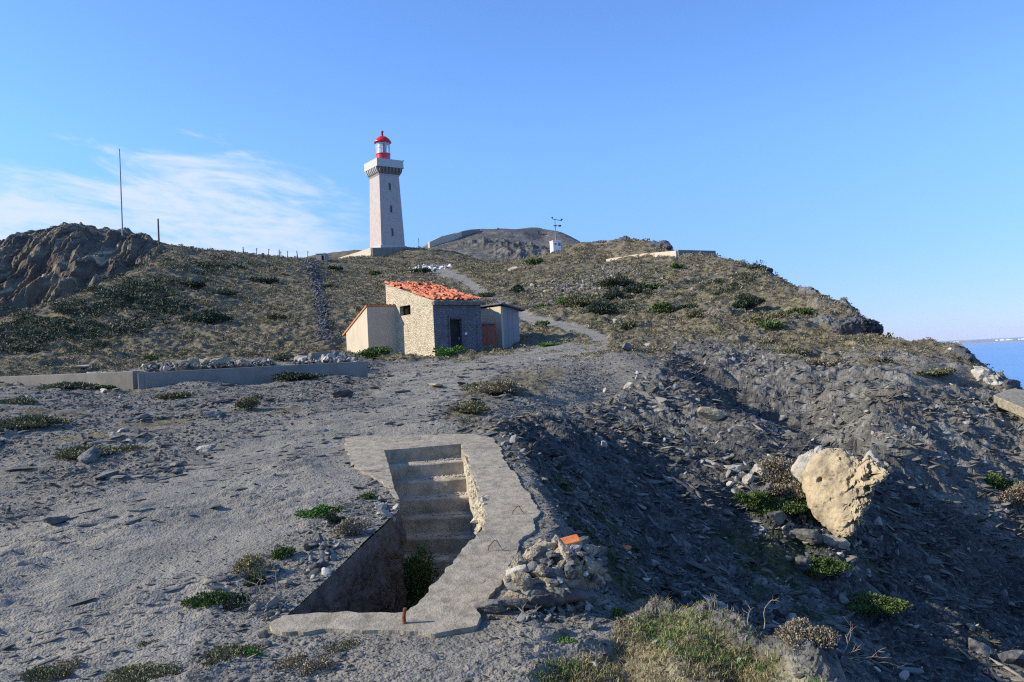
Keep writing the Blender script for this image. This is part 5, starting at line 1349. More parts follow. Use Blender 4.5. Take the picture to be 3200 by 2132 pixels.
# ------------------------------------------------------------------ plants
def leaf_cloud(n, rad, size, seed, lumps=7, blade=2.4, base=0.25, upright=0.3):
    rs = np.random.default_rng(seed); rad = np.array(rad)
    lc = rs.normal(size=(lumps, 3)) * 0.36; lc[:, 2] = np.abs(lc[:, 2]) * 0.75 + 0.12; lr_ = rs.uniform(0.30, 0.60, lumps)
    k = rs.integers(0, lumps, n); d = rs.normal(size=(n, 3)); d /= np.linalg.norm(d, axis=1)[:, None]; d[:, 2] = np.abs(d[:, 2]) * 0.95 - 0.1 * (rs.random(n) < 0.4)
    rr = (rs.random(n) ** 0.35)[:, None]
    p = (lc[k] + d * lr_[k][:, None] * rr) * rad; p[:, 2] = np.maximum(p[:, 2], 0.01 * rad[2])
    dr = d * (1 - upright) + rs.normal(size=(n, 3)) * 0.55 + np.array([0, 0, upright]); dr /= np.linalg.norm(dr, axis=1)[:, None]
    w = np.cross(dr, rs.normal(size=(n, 3))); w /= np.linalg.norm(w, axis=1)[:, None]
    s = size * rs.uniform(0.6, 1.4, n)[:, None]
    a = p - w * s * 0.32; b = p + w * s * 0.32; c = p + dr * s * blade * 0.55 + w * s * 0.28; e = p + dr * s * blade * 0.5 - w * s * 0.28
    V = np.stack([a, b, c, e], 1).reshape(-1, 3); F = np.arange(4 * n).reshape(n, 4)
    return V, F
def plant(u, v, wpx, hpx, mat, label, seed, name='shrub', cat='shrub', leaf=0.014, n=None, r=None, stems=True, group=None, sinkz=0.0, tuft=False):
    if (' mat ' in label and v > 1300) or 'mound' in label and u < 300: hpx *= 0.6
    p = hit(u, v) if r is None else foot(u, v, r)
    rr = math.hypot(p.x, p.y); w = wpx * rr / F0 / 2; h = hpx * rr / F0
    leaf = max(leaf, rr * 0.0016)
    n = n or int(min(14000, max(700, 11.0 * w * (w + h) / leaf ** 2)))
    V, F = leaf_cloud(n, (w * 1.0, w * 0.85, h * 0.80), leaf, seed, lumps=15 if not tuft else 4, blade=2.4 if not tuft else 5, upright=0.3 if not tuft else 0.8)
    t = empty(name, (p.x, p.y, p.z - 0.02 - sinkz), label, cat, group)
    link_mesh('foliage', V, F, mat, t)
    if stems:
        m = MB(); rs = random.Random(seed)
        for k in range(7):
            a = rs.uniform(0, 6.28); q = rs.uniform(0.3, 0.8)
            m.tube([(0, 0, -0.03), (w * q * 0.5 * math.cos(a), w * q * 0.5 * math.sin(a), h * 0.3), (w * q * math.cos(a), w * q * math.sin(a), h * 0.62)], [w * 0.04, w * 0.03, w * 0.012], 5)
        m.build('stems', M_TWIGD, t)
    return t
PL = [
 (738,1184,78,30,L_BRIGHT,'bright green cushion plant left of the stairway slab',0.010),
 (768,1202,44,38,L_DARK,'small dark sprig between the green cushion and brown dry shrub',0.010),
 (802,1226,76,50,L_DRY,'rounded brown dry shrub on the rim of the pit',0.008),
 (657,1282,64,34,L_GREEN,'dark green cushion on the gravel rim left of the pit',0.010),
 (565,1322,70,50,L_TAN,'straw yellow feathery tuft on the rim of the pit',0.008),
 (585,1345,50,34,L_DARK,'dark green leaves right below the straw yellow tuft',0.010),
 (485,1388,100,42,L_GREEN,'mid green spreading plant left of the dead twigs',0.010),
 (545,1392,60,40,L_DARK,'dark spreading plant against the dead twigs',0.010),
 (851,1140,34,20,L_GREEN,'tiny green sprig beside the left arm of the slab',0.008),
 (525,1510,140,36,L_OLIVE,'wide flat olive mat at the bottom below the twigs',0.009),
 (572,1512,36,22,L_BRIGHT,'small bright green sprig in the wide olive mat',0.009),
 (330,1545,150,30,L_OLIVE,'low olive brown mat near the bottom left corner',0.009),
 (690,1530,130,36,L_DRY,'brown dry mat below the near edge of the slab',0.009),
 (110,1560,120,24,L_OLIVE,'faint olive mat in the bottom left corner',0.009),
 (780,1475,110,18,L_OLIVE,'thin olive mat growing along the near edge of the slab',0.009),
 (155,1530,60,12,L_DRY,'small dry tuft above the bottom left mat',0.009),
 (340,1480,60,12,L_OLIVE,'small olive patch in the open gravel at lower left',0.009),
 (70,985,160,44,L_OLIVE,'broad green cushion mound at the left edge',0.02),
 (205,1050,150,34,L_OLIVE,'long green cushion mound behind the blue grey boulder',0.02),
 (140,895,110,26,L_OLIVE,'brown green mound below the far left wall',0.02),
 (245,895,60,16,L_GREEN,'small green mound right of the mound below the left wall',0.02),
 (30,930,90,20,L_OLIVE,'flat olive mound at the far left under the wall',0.02),
 (570,945,60,34,L_OLIVE,'olive round tuft throwing a shadow before the long wall',0.02),
 (400,918,80,14,L_OLIVE,'thin olive patch under the left corner of the long wall',0.02),
 (690,870,110,16,L_DARK,'dark weeds along the foot of the long wall',0.03),
 (856,828,84,34,L_GREEN,'spreading green shrub between the cream shed and stone hut',0.03),
 (1028,822,62,32,L_BRIGHT,'dense green shrub at the door of the stone hut',0.03),
 (1245,752,44,18,L_GREEN,'green bush beside the path bend behind the grey shed',0.05),
 (1260,797,56,8,L_BRIGHT,'strip of fresh green weeds on the verge right of the grey shed',0.03),
 (1440,762,46,26,L_OLIVE,'grey green bush growing against the white boulder',0.05),
 (1297,700,36,22,L_BRIGHT,'bright green bush at the left end of the thicket on the right hill',0.06),
 (1241,712,44,22,L_GREEN,'green bush just left of the thicket on the right hill',0.06),
 (1344,712,84,36,L_OLIVE,'olive bush at the foot of the thicket on the right hill',0.06),
 (1385,726,70,40,L_DARK,'dark lowest bush of the thicket on the right hill',0.06),
 (1412,690,60,34,L_DARK,'dark bush in the middle of the thicket on the right hill',0.06),
 (1425,662,80,34,L_DARK,'dark topmost bush of the thicket on the right hill',0.06),
 (1468,672,70,30,L_DARK,'dark bush at the right end of the thicket',0.06),
 (1500,668,60,18,L_GREEN,'low green bush right of the thicket',0.06),
 (1527,722,70,22,L_GREEN,'green bush under the thicket over bare soil',0.06),
 (1575,720,50,18,L_DARK,'dark bush next to the pale track on the right hill',0.06),
 (1597,742,40,22,L_OLIVE,'olive tuft beside the pale rock above the platform',0.05),
 (1718,714,90,34,L_DARK,'large dark green bush on the right slope',0.06),
 (1757,755,70,30,L_OLIVE,'olive bush below the large dark bush on the right slope',0.05),
 (1772,765,56,20,L_GREEN,'fresh green bush above the gully rim at right',0.05),
 (1840,728,56,16,L_GREEN,'flat green bush on the ledge near the cliff edge',0.05),
 (1830,815,80,22,L_OLIVE,'yellow green tuft below the cliff ledge',0.04),
 (1625,735,60,24,L_DRY,'dry brown bush on the middle of the right slope',0.05),
 (1188,672,36,18,L_DARK,'dark round bush alone left of the path',0.07),
 (1118,682,32,12,L_OLIVE,'small olive bush above the hut roof',0.07),
 (970,628,50,14,L_DARK,'dark bush beside the white rubble below the lighthouse',0.1),
 (860,634,26,10,L_GREEN,'green bush far below the lighthouse',0.1),
 (1231,608,40,14,L_GREEN,'green bush under the weather station',0.1),
 (1559,622,30,10,L_GREEN,'green bush below the grey wall on the right hill',0.08),
 (759,662,34,12,L_DARK,'dark bush beside the line of rubble on the left hillside',0.08),
 (773,626,40,10,L_DARK,'dark bush above the line of rubble near the metal cabin',0.1),
 (611,652,60,16,L_DARK,'dark flat bush on the middle of the left hillside',0.09),
 (515,682,50,14,L_DARK,'small dark bush left of the middle of the left hillside',0.08),
 (470,738,100,30,L_DARK,'biggest dark bush low on the left hillside',0.07),
 (443,664,60,16,L_DARK,'dark bush high in the left scrub',0.09),
 (636,738,50,18,L_OLIVE,'olive bush low on the left hillside near the rubble line',0.07),
 (372,830,70,20,L_GREEN,'green bush behind the left end of the long wall',0.04),
 (652,832,56,22,L_OLIVE,'olive bush behind the middle of the long wall',0.04),
 (1150,905,150,34,L_DRY,'brown dry mat on the bank right of the path',0.018),
 (1110,895,100,20,L_OLIVE,'green fringe along the path edge of the bank',0.018),
 (1080,950,110,30,L_OLIVE,'grey green mat at the point of the bank above the slab',0.016),
 (2150,865,90,16,L_OLIVE,'green tuft on top of the right knoll',0.03),
 (2020,835,50,14,L_DRY,'brown bush under the squared beam',0.03),
 (1890,845,60,28,L_DRY,'reddish dry bush on the rim above the hoop',0.03),
 (2290,1150,70,36,L_GREEN,'dark green plant on the far side of the gully at right',0.02),
 (2330,1190,80,50,L_DRY,'dry bush at the right edge beyond the gully',0.02),
 (1900,1340,120,30,L_GREEN,'patch of green weeds in the gully floor',0.016),
 (2000,1410,140,30,L_GREEN,'larger patch of green weeds low in the gully floor',0.016),
 (1785,1118,130,66,L_DRY,'grey brown shrub touching the left of the huge boulder',0.012),
 (1815,1165,150,66,L_DRY,'second grey brown shrub lower left of the huge boulder',0.012),
 (1825,1200,160,62,L_GREEN,'vivid green plant under the left of the huge boulder',0.012),
 (1745,1185,80,60,L_GREEN,'narrow green plant at the left end of the boulder shrubs',0.012),
 (1752,1100,24,20,L_BRIGHT,'tiny bright green plant between stones above the shrubs',0.012),
 (1868,1208,40,24,L_OLIVE,'yellowish tuft below the tip of the huge boulder',0.012),
 (1425,1424,40,34,L_GREEN,'small leafy green plant on the rim of the grass mound',0.008),
 (1310,1478,70,14,L_BRIGHT,'thin bright green sprigs on the gravel at bottom middle',0.008),
 (1850,1540,120,56,L_DRY,'rust brown dry bush at the bottom right end of the grass',0.008),
]
for i, (u, v, w, h, mt, lab, lf) in enumerate(PL): plant(u, v, w, h, mt, lab, 800 + i, leaf=lf, stems=(i < 9))
# plant growing at the foot of the steps
q = on_slab(950, 1250); pitp = at(955, 1325, 8.0)
V, F = leaf_cloud(14000, (0.48, 0.42, 1.05), 0.016, 77, 14); t = empty('pit_shrub', (pitp.x, pitp.y, -2.95), 'dark green shrub growing in the pit at the foot of the steps', 'shrub'); link_mesh('foliage', V, F, L_GREEN, t)
m = MB()
for k in range(6): m.tube([(0, 0, -0.1), (0.2 * math.cos(k), 0.2 * math.sin(k), 0.4)], [0.02, 0.008], 5)
m.build('stems', M_TWIGD, t)

# dead twigs
def twigs(name, loc, n, L, mat, label, seed, up=0.4, rad=0.006):
    rs = random.Random(seed); m = MB()
    def br(p, d, L, r, lvl):
        pts = [p]; dd = d.copy()
        for k in range(5):
            dd = (dd + Vector((rs.gauss(0, .22), rs.gauss(0, .22), rs.gauss(0, .18)))).normalized(); p = p + dd * L / 5; pts.append(p)
            if lvl < 2 and k in (1, 2, 3) and rs.random() < 0.75:
                br(p, (dd + Vector((rs.gauss(0, .8), rs.gauss(0, .8), rs.gauss(0.2, .6)))).normalized(), L * rs.uniform(0.35, 0.6), r * 0.6, lvl + 1)
        m.tube(pts, [r * (1 - 0.13 * i) for i in range(len(pts))], 5)
    for k in range(n):
        a = rs.uniform(0, 6.28); br(Vector((rs.gauss(0, L * 0.2), rs.gauss(0, L * 0.2), 0)), Vector((math.cos(a), math.sin(a), up + rs.random() * up)).normalized(), L * rs.uniform(0.5, 1.1), rad, 0)
    return tag(m.build(name, mat, loc=loc), label, 'dead branch')
p = hit(612, 1385); twigs('dead_branches', (p.x, p.y, p.z + 0.02), 9, 0.24, M_TWIG, 'tangle of bleached dead twigs hanging over the left rim of the pit', 5, 0.35, 0.0035)
p = hit(1712, 1472); twigs('dry_stalk', (p.x, p.y, p.z), 2, 0.22, M_TWIG, 'tall pale forked dry stalk standing on the grass mound', 8, 2.6, 0.0035)
p = hit(1950, 1555); twigs('dead_branches', (p.x, p.y, p.z + 0.03), 6, 0.42, M_TWIG, 'pale dead branches lying at the bottom right of the grass', 9, 0.1, 0.006)
p = hit(1640, 1445); twigs('dry_stalk', (p.x, p.y, p.z), 9, 0.10, M_TWIG, 'short row of dry stalks along the rim of the grass mound', 11, 1.4, 0.0025)
p = hit(1230, 1425); twigs('dead_branches', (p.x, p.y, p.z + 0.02), 4, 0.16, M_TWIG, 'small pale roots on the ground under the masonry lump', 13, 0.1, 0.006)
p = hit(1465, 1335); twigs('dry_stalk', (p.x, p.y, p.z), 4, 0.35, M_TWIGD, 'thin bare stalk on the dark scree right of the masonry lump', 15, 1.6, 0.004)

# ------------------------------------------------------------------ ground cover that nobody could count
def scatter(n, th0, th1, r0, r1, seed, accept):
    rs = np.random.default_rng(seed); th = rs.uniform(th0, th1, n); lr = rs.uniform(math.log(r0), math.log(r1), n)
    z, K = height(th, lr); r = np.exp(lr); x = np.sin(th) * r; y = np.cos(th) * r
    near = (r < 13); ok = np.ones(n, bool)
    ok[near] = poly_sd(x[near], y[near], SLABP) > 0.02; h = np.ones(n, bool); h[near] = poly_sd(x[near], y[near], HOLE) > 0.0
    w = accept(x, y, r, K); keep = ok & h & (rs.random(n) < w)
    return x[keep], y[keep], z[keep], r[keep], [k[keep] for k in K], rs
def merged(name, protos, x, y, z, S, rs, mat, label, tilt=0.35, kind='stuff', cat='gravel', heading=None):
    S = np.minimum(S, np.median(S) * 2.6)
    VV = []; FF = []; b = 0; n = len(x); which = rs.integers(0, len(protos), n)
    for k, (V, F) in enumerate(protos):
        I = np.where(which == k)[0]
        if len(I) == 0: continue
        a = rs.uniform(0, 2 * np.pi, len(I)) if heading is None else heading + rs.normal(0, 0.28, len(I)); tx = rs.normal(0, tilt, len(I)); ty = rs.normal(0, tilt, len(I))
        ca, sa = np.cos(a), np.sin(a)
        W = V[None] * S[I][:, None, None]
        Xr = W[..., 0] * ca[:, None] - W[..., 1] * sa[:, None]; Yr = W[..., 0] * sa[:, None] + W[..., 1] * ca[:, None]
        Zr = W[..., 2] + Xr * tx[:, None] + Yr * ty[:, None]
        P = np.stack([Xr + x[I][:, None], Yr + y[I][:, None], Zr + z[I][:, None]], -1).reshape(-1, 3)
        VV.append(P); FF.append((F[None] + (np.arange(len(I)) * len(V))[:, None, None] + b).reshape(-1, F.shape[1])); b += len(P)
    o = link_mesh(name, np.concatenate(VV), np.concatenate(FF), mat)
    return tag(o, label, cat, kind=kind)
CH = []
for s_ in range(10):
    V, F = rock_shape(900 + s_, 1, [0.35, 0.5, 0.7][s_ % 3], 6); CH.append((V, F))
def acc_gravel(x, y, r, K):
    path, veg, scree, cliff, rocky = K
    n = fbm(x, y, 1.4, 3, 90)
    return np.clip((0.95 - 0.80 * path) * (1 - 0.55 * scree) * np.clip(0.65 + n, 0.1, 1) * (1 - 0.6 * veg), 0, 1) * (cliff < 0.3)
x, y, z, r, K, rs = scatter(125000, -0.66, 0.66, 3.6, 40, 1, acc_gravel)
S = r * 0.00125 * np.exp(rs.normal(0.0, 0.55, len(x))) * (1 - 0.35 * K[0]) + 0.002
merged('gravel', CH, x, y, z + S * 0.12, S, rs, M_CHIPS, 'loose schist chips and gravel scattered over the ground')
x, y, z, r, K, rs = scatter(16000, -0.05, 0.66, 6.5, 60, 2, lambda x, y, r, K: np.clip(K[2] + 0.7 * K[4], 0, 1) * (1 - 0.6 * scree_shade(np.arctan2(x, y), np.log(r))) * np.clip(0.45 + 1.2 * fbm(x, y, 3, 3, 91), 0.05, 1))
S = r * 0.0019 * np.exp(rs.normal(0, 0.7, len(x)))
CH2 = [rock_shape(930 + s_, 2, [0.4, 0.6, 0.8][s_ % 3], 9) for s_ in range(8)]
def mat_pale():
    m, nt, b = new_mat('pale_stones', 0.85, 0.25)
    g = nt.nodes.new('ShaderNodeNewGeometry')
    nt.links.new(ramp(nt, g.outputs['Random Per Island'], [(0.0, (0.04, 0.04, 0.036)), (0.5, (0.15, 0.145, 0.13)), (0.82, (0.30, 0.28, 0.235)), (1.0, (0.48, 0.44, 0.36))]), b.inputs['Base Color'])
    return m
merged('scree_stones', CH2, x, y, z + S * 0.2, S, rs, mat_pale(), 'pale and grey stones strewn over the gully and rocky slopes', 0.4)
# bedrock flakes on the left of the plateau
x, y, z, r, K, rs = scatter(10000, -0.64, 0.0, 4.5, 34, 3, lambda x, y, r, K: (1 - 0.85 * K[0]) * np.clip(-0.1 + 2.2 * fbm(x, y, 2.6, 3, 44, 0.5), 0.02, 1))
S = r * 0.0040 * np.exp(rs.normal(0, 0.5, len(x)))
merged('bedrock_flakes', [(V * np.array([1.6, 0.8, 0.45]), F) for V, F in CH2], x, y, z + S * 0.05, S, rs, M_CHIPS, 'flat flakes of grey schist breaking out of the plateau', 0.15)
# slaty plates lying in the bedding direction: on the plateau and down the gully sides
PLT = [(V * np.array([2.0, 0.75, 0.30]), F) for V, F in [rock_shape(940 + k, 2, 0.8, 4, 0.03) for k in range(8)]]
x, y, z, r, K, rs = scatter(15000, -0.64, 0.10, 3.7, 30, 13, lambda x, y, r, K: (1 - 0.35 * K[0]) * (1 - K[2]) * (1 - K[1]) * np.clip(0.35 + 1.4 * fbm(x, y, 1.8, 3, 144, 0.55), 0.03, 1))
S = r * 0.0020 * np.exp(rs.normal(0, 0.5, len(x)))
merged('slate_plates', PLT, x, y, z - S * 0.02, S, rs, M_CHIPS, 'thin slate plates lying flat in the plateau gravel', 0.12, heading=0.45)
x, y, z, r, K, rs = scatter(26000, -0.1, 0.66, 6.0, 40, 14, lambda x, y, r, K: K[2] * np.clip(0.45 + 1.2 * fbm(x, y, 2.2, 3, 145, 0.55), 0.05, 1))
S = r * 0.0026 * np.exp(rs.normal(0, 0.55, len(x)))
sl = -0.45
merged('slate_plates', PLT, x, y, z + S * 0.1, S, rs, M_CHIPS, 'slate plates streaming down the steep gully sides', 0.3, heading=-0.95)
# scrub: low clumps over the hillsides
def clump(seed, n, size, dims):
    V, F = leaf_cloud(n, dims, size, seed, 5, 1.6); return V, F
DR = [clump(950 + k, 26, 0.30, (1, 1, 0.55)) for k in range(6)]
def acc_dry(x, y, r, K): return K[1] * np.clip(0.6 + 1.1 * fbm(x, y, 5, 3, 95), 0.15, 1) * (1 - 0.5 * K[4])
x, y, z, r, K, rs = scatter(95000, -0.66, 0.66, 28, 190, 4, acc_dry)
S = r * 0.0025 * np.exp(rs.normal(0, 0.35, len(x)))
merged('dry_scrub', DR, x, y, z - S * 0.05, S, rs, L_DRY, 'low dry brown scrub covering the hillsides', 0.2, cat='scrub')
x, y, z, r, K, rs = scatter(26000, -0.66, 0.66, 30, 190, 6, acc_dry)
S = r * 0.0032 * np.exp(rs.normal(0, 0.35, len(x)))
merged('olive_scrub', DR, x, y, z - S * 0.05, S, rs, L_OLIVE, 'low olive green scrub mixed through the hillsides', 0.2, cat='scrub')
# the dark maquis on the left hillside and smaller patches on the right hill
MAQ = [[(-200,800),(0,745),(110,705),(190,688),(260,640),(330,628),(420,632),(470,650),(450,690),(500,715),(420,740),(330,762),(300,800),(150,812),(0,820)], [(1300,690),(1400,645),(1480,640),(1640,640),(1700,600),(1790,640),(1700,690),(1560,690),(1440,735),(1340,730)], [(330,585),(400,590),(560,600),(640,600),(520,640),(400,640)]]
def acc_maq(x, y, r, K):
    u, v = project(np.stack([x, y, bilin(GRID, np.arctan2(x, y), np.log(r)) * r], -1)); w = np.zeros(len(x))
    n = fbm(x, y, 9, 4, 97, 0.6)
    for i, P in enumerate(MAQ): w = np.maximum(w, smooth(10, -22, poly_sd(u, v, P) + n * 26) * [0.85, 0.30, 0.35][i])
    return w * K[1] * np.clip(0.8 + 1.5 * n, 0.1, 1)
BU = [clump(970 + k, 260, 0.10, (1, 1, 0.62)) for k in range(8)]
x, y, z, r, K, rs = scatter(14000, -0.66, 0.66, 44, 150, 7, acc_maq)
S = r * 0.0095 * np.exp(rs.normal(0, 0.4, len(x)))
merged('maquis', BU, x, y, z - S * 0.12, S, rs, L_DARK, 'dense dark evergreen maquis massed on the hillside', 0.1, cat='scrub')
x, y, z, r, K, rs = scatter(900, -0.66, 0.66, 40, 170, 8, lambda x, y, r, K: K[1] * np.clip(0.1 + 1.2 * fbm(x, y, 12, 3, 99), 0.03, 1))
S = r * 0.0065 * np.exp(rs.normal(0, 0.4, len(x)))
merged('maquis', BU, x, y, z - S * 0.12, S, rs, L_OLIVE, 'scattered grey green bushes dotted thinly over the hills', 0.1, cat='scrub')
# line of dark rubble running up the left hillside
x0_, n_ = [], 1400
lin = [(748,788),(744,760),(738,720),(732,680),(726,650),(718,622),(712,606)]
pts = [hit(u, v) for u, v in lin]; rs = np.random.default_rng(31); X_, Y_ = [], []
for k in range(n_):
    s = rs.random() * (len(pts) - 1); i = int(s); f = s - i; q = pts[i].lerp(pts[min(i + 1, len(pts) - 1)], f); wd = 0.0045 * math.hypot(q.x, q.y)
    X_.append(q.x + rs.normal(0, wd * 0.6)); Y_.append(q.y + rs.normal(0, 0.5))
X_ = np.array(X_); Y_ = np.array(Y_); Zq = ground_z(X_, Y_); rq = np.hypot(X_, Y_)
merged('rubble_line', CH2, X_, Y_, Zq + 0.05, rq * 0.0028 * rs.uniform(0.5, 1.5, n_), rs, M_SCHISTD, 'straight dark line of rubble running up the left hillside', 0.4, cat='rubble')
# white rubble under the lighthouse
c0 = hit(990, 617); rs = np.random.default_rng(33); X_ = c0.x + rs.normal(0, 1.8, 160); Y_ = c0.y + rs.normal(0, 2.5, 160)
merged('white_rubble', CH2, X_, Y_, ground_z(X_, Y_) + 0.1, rs.uniform(0.1, 0.42, 160), rs, M_WPAINT, 'small spill of white rubble on the slope below the lighthouse', 0.4, cat='rubble')
# pale rubble fan on the right hill
c0 = hit(1345, 655); rs = np.random.default_rng(34); X_ = c0.x + rs.normal(0, 4.2, 900); Y_ = c0.y + rs.normal(0, 9, 900)
merged('pale_rubble', CH2, X_, Y_, ground_z(X_, Y_) + 0.03, rs.uniform(0.06, 0.30, 900), rs, mat_pale(), 'fan of pale broken stones on the flank of the right hill', 0.4, cat='rubble')
# broken stones round the foot of the huge boulder and along its spur
rs = np.random.default_rng(35); X_, Y_ = [], []
for (u, v, su, sv_, n_) in ((1930, 1250, 60, 22, 110), (1750, 1118, 45, 20, 60), (1850, 1225, 60, 16, 90), (1700, 1100, 60, 18, 40), (1990, 1300, 50, 30, 40), (895, 1165, 26, 14, 60), (735, 1275, 26, 22, 70), (640, 1400, 30, 14, 50), (1260, 1420, 70, 10, 60), (1340, 1400, 70, 14, 70)):
    for k in range(n_):
        p = hit(u + rs.normal(0, su), v + rs.normal(0, sv_)); X_.append(p.x); Y_.append(p.y)
X_ = np.array(X_); Y_ = np.array(Y_); kk = (poly_sd(X_, Y_, HOLE) > 0.04) & (poly_sd(X_, Y_, SLABP) > 0.0); X_ = X_[kk]; Y_ = Y_[kk]; rq = np.hypot(X_, Y_)
merged('broken_stones', CH2, X_, Y_, ground_z(X_, Y_) + 0.01, rq * 0.0045 * np.exp(rs.normal(-0.45, 0.6, len(X_))), rs, mat_pale(), 'broken stones heaped round the foot of the huge boulder', 0.5)
# small rubble packed between the blocks behind the long wall
rs = np.random.default_rng(36); X_, Y_, Z_ = [], [], []
for k in range(480):
    u = rs.uniform(330, 625) if rs.random() < 0.65 else rs.uniform(675, 825)
    q = at(u, 846 - 10 * rs.random() - (u - 330) * 0.03, rs.uniform(31.5, 34)); X_.append(q.x); Y_.append(q.y); Z_.append(q.z - 0.05)
X_, Y_, Z_ = map(np.array, (X_, Y_, Z_))
merged('wall_rubble', CH2, X_, Y_, Z_, rs.uniform(0.03, 0.12, len(X_)), rs, mat_pale(), 'small broken rubble packed behind the long low wall', 0.5, cat='rubble')
# grass on the near mound
def acc_grass(x, y, r, K): 
    return K[1] * np.clip(0.6 + 1.2 * fbm(x, y, 0.6, 3, 101), 0.1, 1) * (r < 8)
x, y, z, r, K, rs = scatter(120000, 0.0, 0.5, 3.4, 7.5, 9, acc_grass)
def blades(mat, name, lab, sel, L):
    xs, ys, zs = x[sel], y[sel], z[sel]; n = len(xs); a = rs.uniform(0, 6.28, n); l = L * rs.uniform(0.4, 1.3, n); w = 0.0022 * rs.uniform(0.7, 1.5, n)
    ln = rs.normal(0, 0.5, (n, 2)) * l[:, None]
    p0 = np.stack([xs, ys, zs - 0.005], 1); dx = np.stack([np.cos(a) * w, np.sin(a) * w, 0 * w], 1); tip = p0 + np.stack([ln[:, 0], ln[:, 1], l], 1); mid_ = p0 + np.stack([ln[:, 0] * 0.3, ln[:, 1] * 0.3, l * 0.6], 1)
    V = np.stack([p0 - dx, p0 + dx, mid_ + dx * 0.7, mid_ - dx * 0.7, tip], 1).reshape(-1, 3)
    b = np.arange(n)[:, None] * 5; F = np.concatenate([b + [0, 1, 2], b + [0, 2, 3], b + [3, 2, 4]])
    tag(link_mesh(name, V, F, mat), lab, 'grass', kind='stuff')
g = (fbm(x, y, 0.9, 3, 103) > -0.12); u_ = rs.random(len(x))
blades(L_BRIGHT, 'green_grass', 'short green grass on the near mound', g & (u_ < 0.55), 0.035)
blades(L_TAN, 'dry_grass', 'dry straw coloured grass on the near mound', (~g) | (u_ >= 0.55), 0.035)
KG = [clump(990 + k, 60, 0.22, (1, 1, 0.6)) for k in range(5)]
sel = rs.random(len(x)) < 0.10
merged('ground_herbs', KG, x[sel], y[sel], z[sel], rs.uniform(0.009, 0.024, sel.sum()), rs, L_OLIVE, 'low creeping herbs among the grass of the near mound', 0.2, cat='herbs')

# ------------------------------------------------------------------ far hill with the fort
def far_hill():
    C2 = [(880,640,560),(950,612,560),(1000,600,540),(1100,640,520),(1200,640,520),(1300,620,520),(1400,640,520),
          (985,562,650),(1010,549,660),(1050,538,670),(1085,532,675),(1145,528,690),(1190,531,690),(1235,535,690),(1243,545,680),(1270,541,680),(1300,542,680),(1325,553,670),(1345,562,660),(1420,600,650),
          (940,590,640),(1050,575,600),(1150,570,600),(1200,590,570),(1250,575,590),(1100,600,560),
          (900,640,800),(1050,600,850),(1200,600,850),(1350,620,850),(1450,700,850),(800,660,700),(1500,700,650)]
    T = []; L = []; V = []
    for u, v, r in C2:
        d = ray(u, v); T.append(math.atan2(d[0], d[1]) * 8); L.append(math.log(r) * 3); V.append(d[2])
    T, L, V = map(np.array, (T, L, V)); ph = lambda d2: np.sqrt(d2 + 0.02)
    Mx = ph((T[:, None] - T) ** 2 + (L[:, None] - L) ** 2); cs = np.linalg.solve(Mx, V)
    th, lr = np.meshgrid(np.linspace(-0.22, 0.20, 520), np.linspace(math.log(500), math.log(860), 300))
    z = np.zeros(th.shape)
    for j in range(300):
        z[j] = ph((th[j][:, None] * 8 - T) ** 2 + (lr[j][:, None] * 3 - L) ** 2) @ cs
    r = np.exp(lr); x = np.sin(th) * r; y = np.cos(th) * r; z = z * r
    rk = smooth(-0.1, 0.5, fbm(x, y, 90, 4, 120)) * smooth(0.0, 0.03, np.abs(z) * 0 + 0.03)
    z = z + fbm(x, y, 60, 6, 121, 0.5) * 2.0 + (fbm(x, y, 18, 5, 122, 0.6, ridged=True) - 0.3) * (0.15 + 3.2 * rk * smooth(660, 610, r)) 
    idx = np.arange(th.size).reshape(th.shape); F = np.stack([idx[:-1, :-1], idx[:-1, 1:], idx[1:, 1:], idx[1:, :-1]], -1).reshape(-1, 4)
    m, nt, b = new_mat('far_hill_ground', 0.95, 0.1); P = nt.nodes.new('ShaderNodeNewGeometry').outputs['Position']
    n1 = noise_node(nt, P, 0.05, 8, 0.7); n2 = noise_node(nt, P, 0.3, 5, 0.7)
    col = ramp(nt, M(nt, 'ADD', M(nt, 'MULTIPLY', n1, 0.5), M(nt, 'MULTIPLY', n2, 0.5)), [(0.36, (0.055, 0.055, 0.048)), (0.5, (0.12, 0.11, 0.09)), (0.64, (0.26, 0.24, 0.21))])
    nt.links.new(col, b.inputs['Base Color']); bump(nt, b, n2, 0.8, 2.0)
    o = link_mesh('far_hill', np.stack([x, y, z], -1).reshape(-1, 3), F, m, smooth_=True)
    structure(o, 'distant dark rocky hill carrying an old fort', 'hill')
far_hill()
wall_run('fort_rampart', [at(985, 557, 630), at(1012, 544, 636), at(1045, 537, 642), at(1058, 533, 648)], 2.5, 3.0, M_CREAM, 'long pale sunlit fort rampart along the left of the distant hill', 'rampart', hs=[3, 6, 6, 4], below=3)
wall_run('fort_wall', [at(1058, 533, 648), at(1075, 530, 655), at(1100, 527, 668)], 2.5, 4, M_CONC_L, 'fort wall at the shoulder of the distant hill right of the pale rampart', 'rampart', hs=[4, 3, 2], below=3)
wall_run('fort_wall', [at(1190, 527, 680), at(1236, 528, 680), at(1240, 533, 682)], 2.5, 4, M_CONC, 'dark fort wall along the right top of the distant hill', 'rampart', hs=[2, 5, 5], below=3)
wall_run('fort_wall', [at(1262, 540, 676), at(1298, 540, 676)], 2.5, 3, M_CONC, 'low dark fort wall on the second summit of the distant hill', 'rampart', hs=[2, 3], below=3)
p = at(1145, 530, 684); m = MB(); m.box(-0.9, 0.9, -0.9, 0.9, -2, 1.6); m.box(-1.2, 1.2, -1.2, 1.2, 1.6, 2.0); tag(m.build('sentry_turret', M_CREAM, loc=p), 'tiny sentry turret on the summit of the distant hill', 'turret')

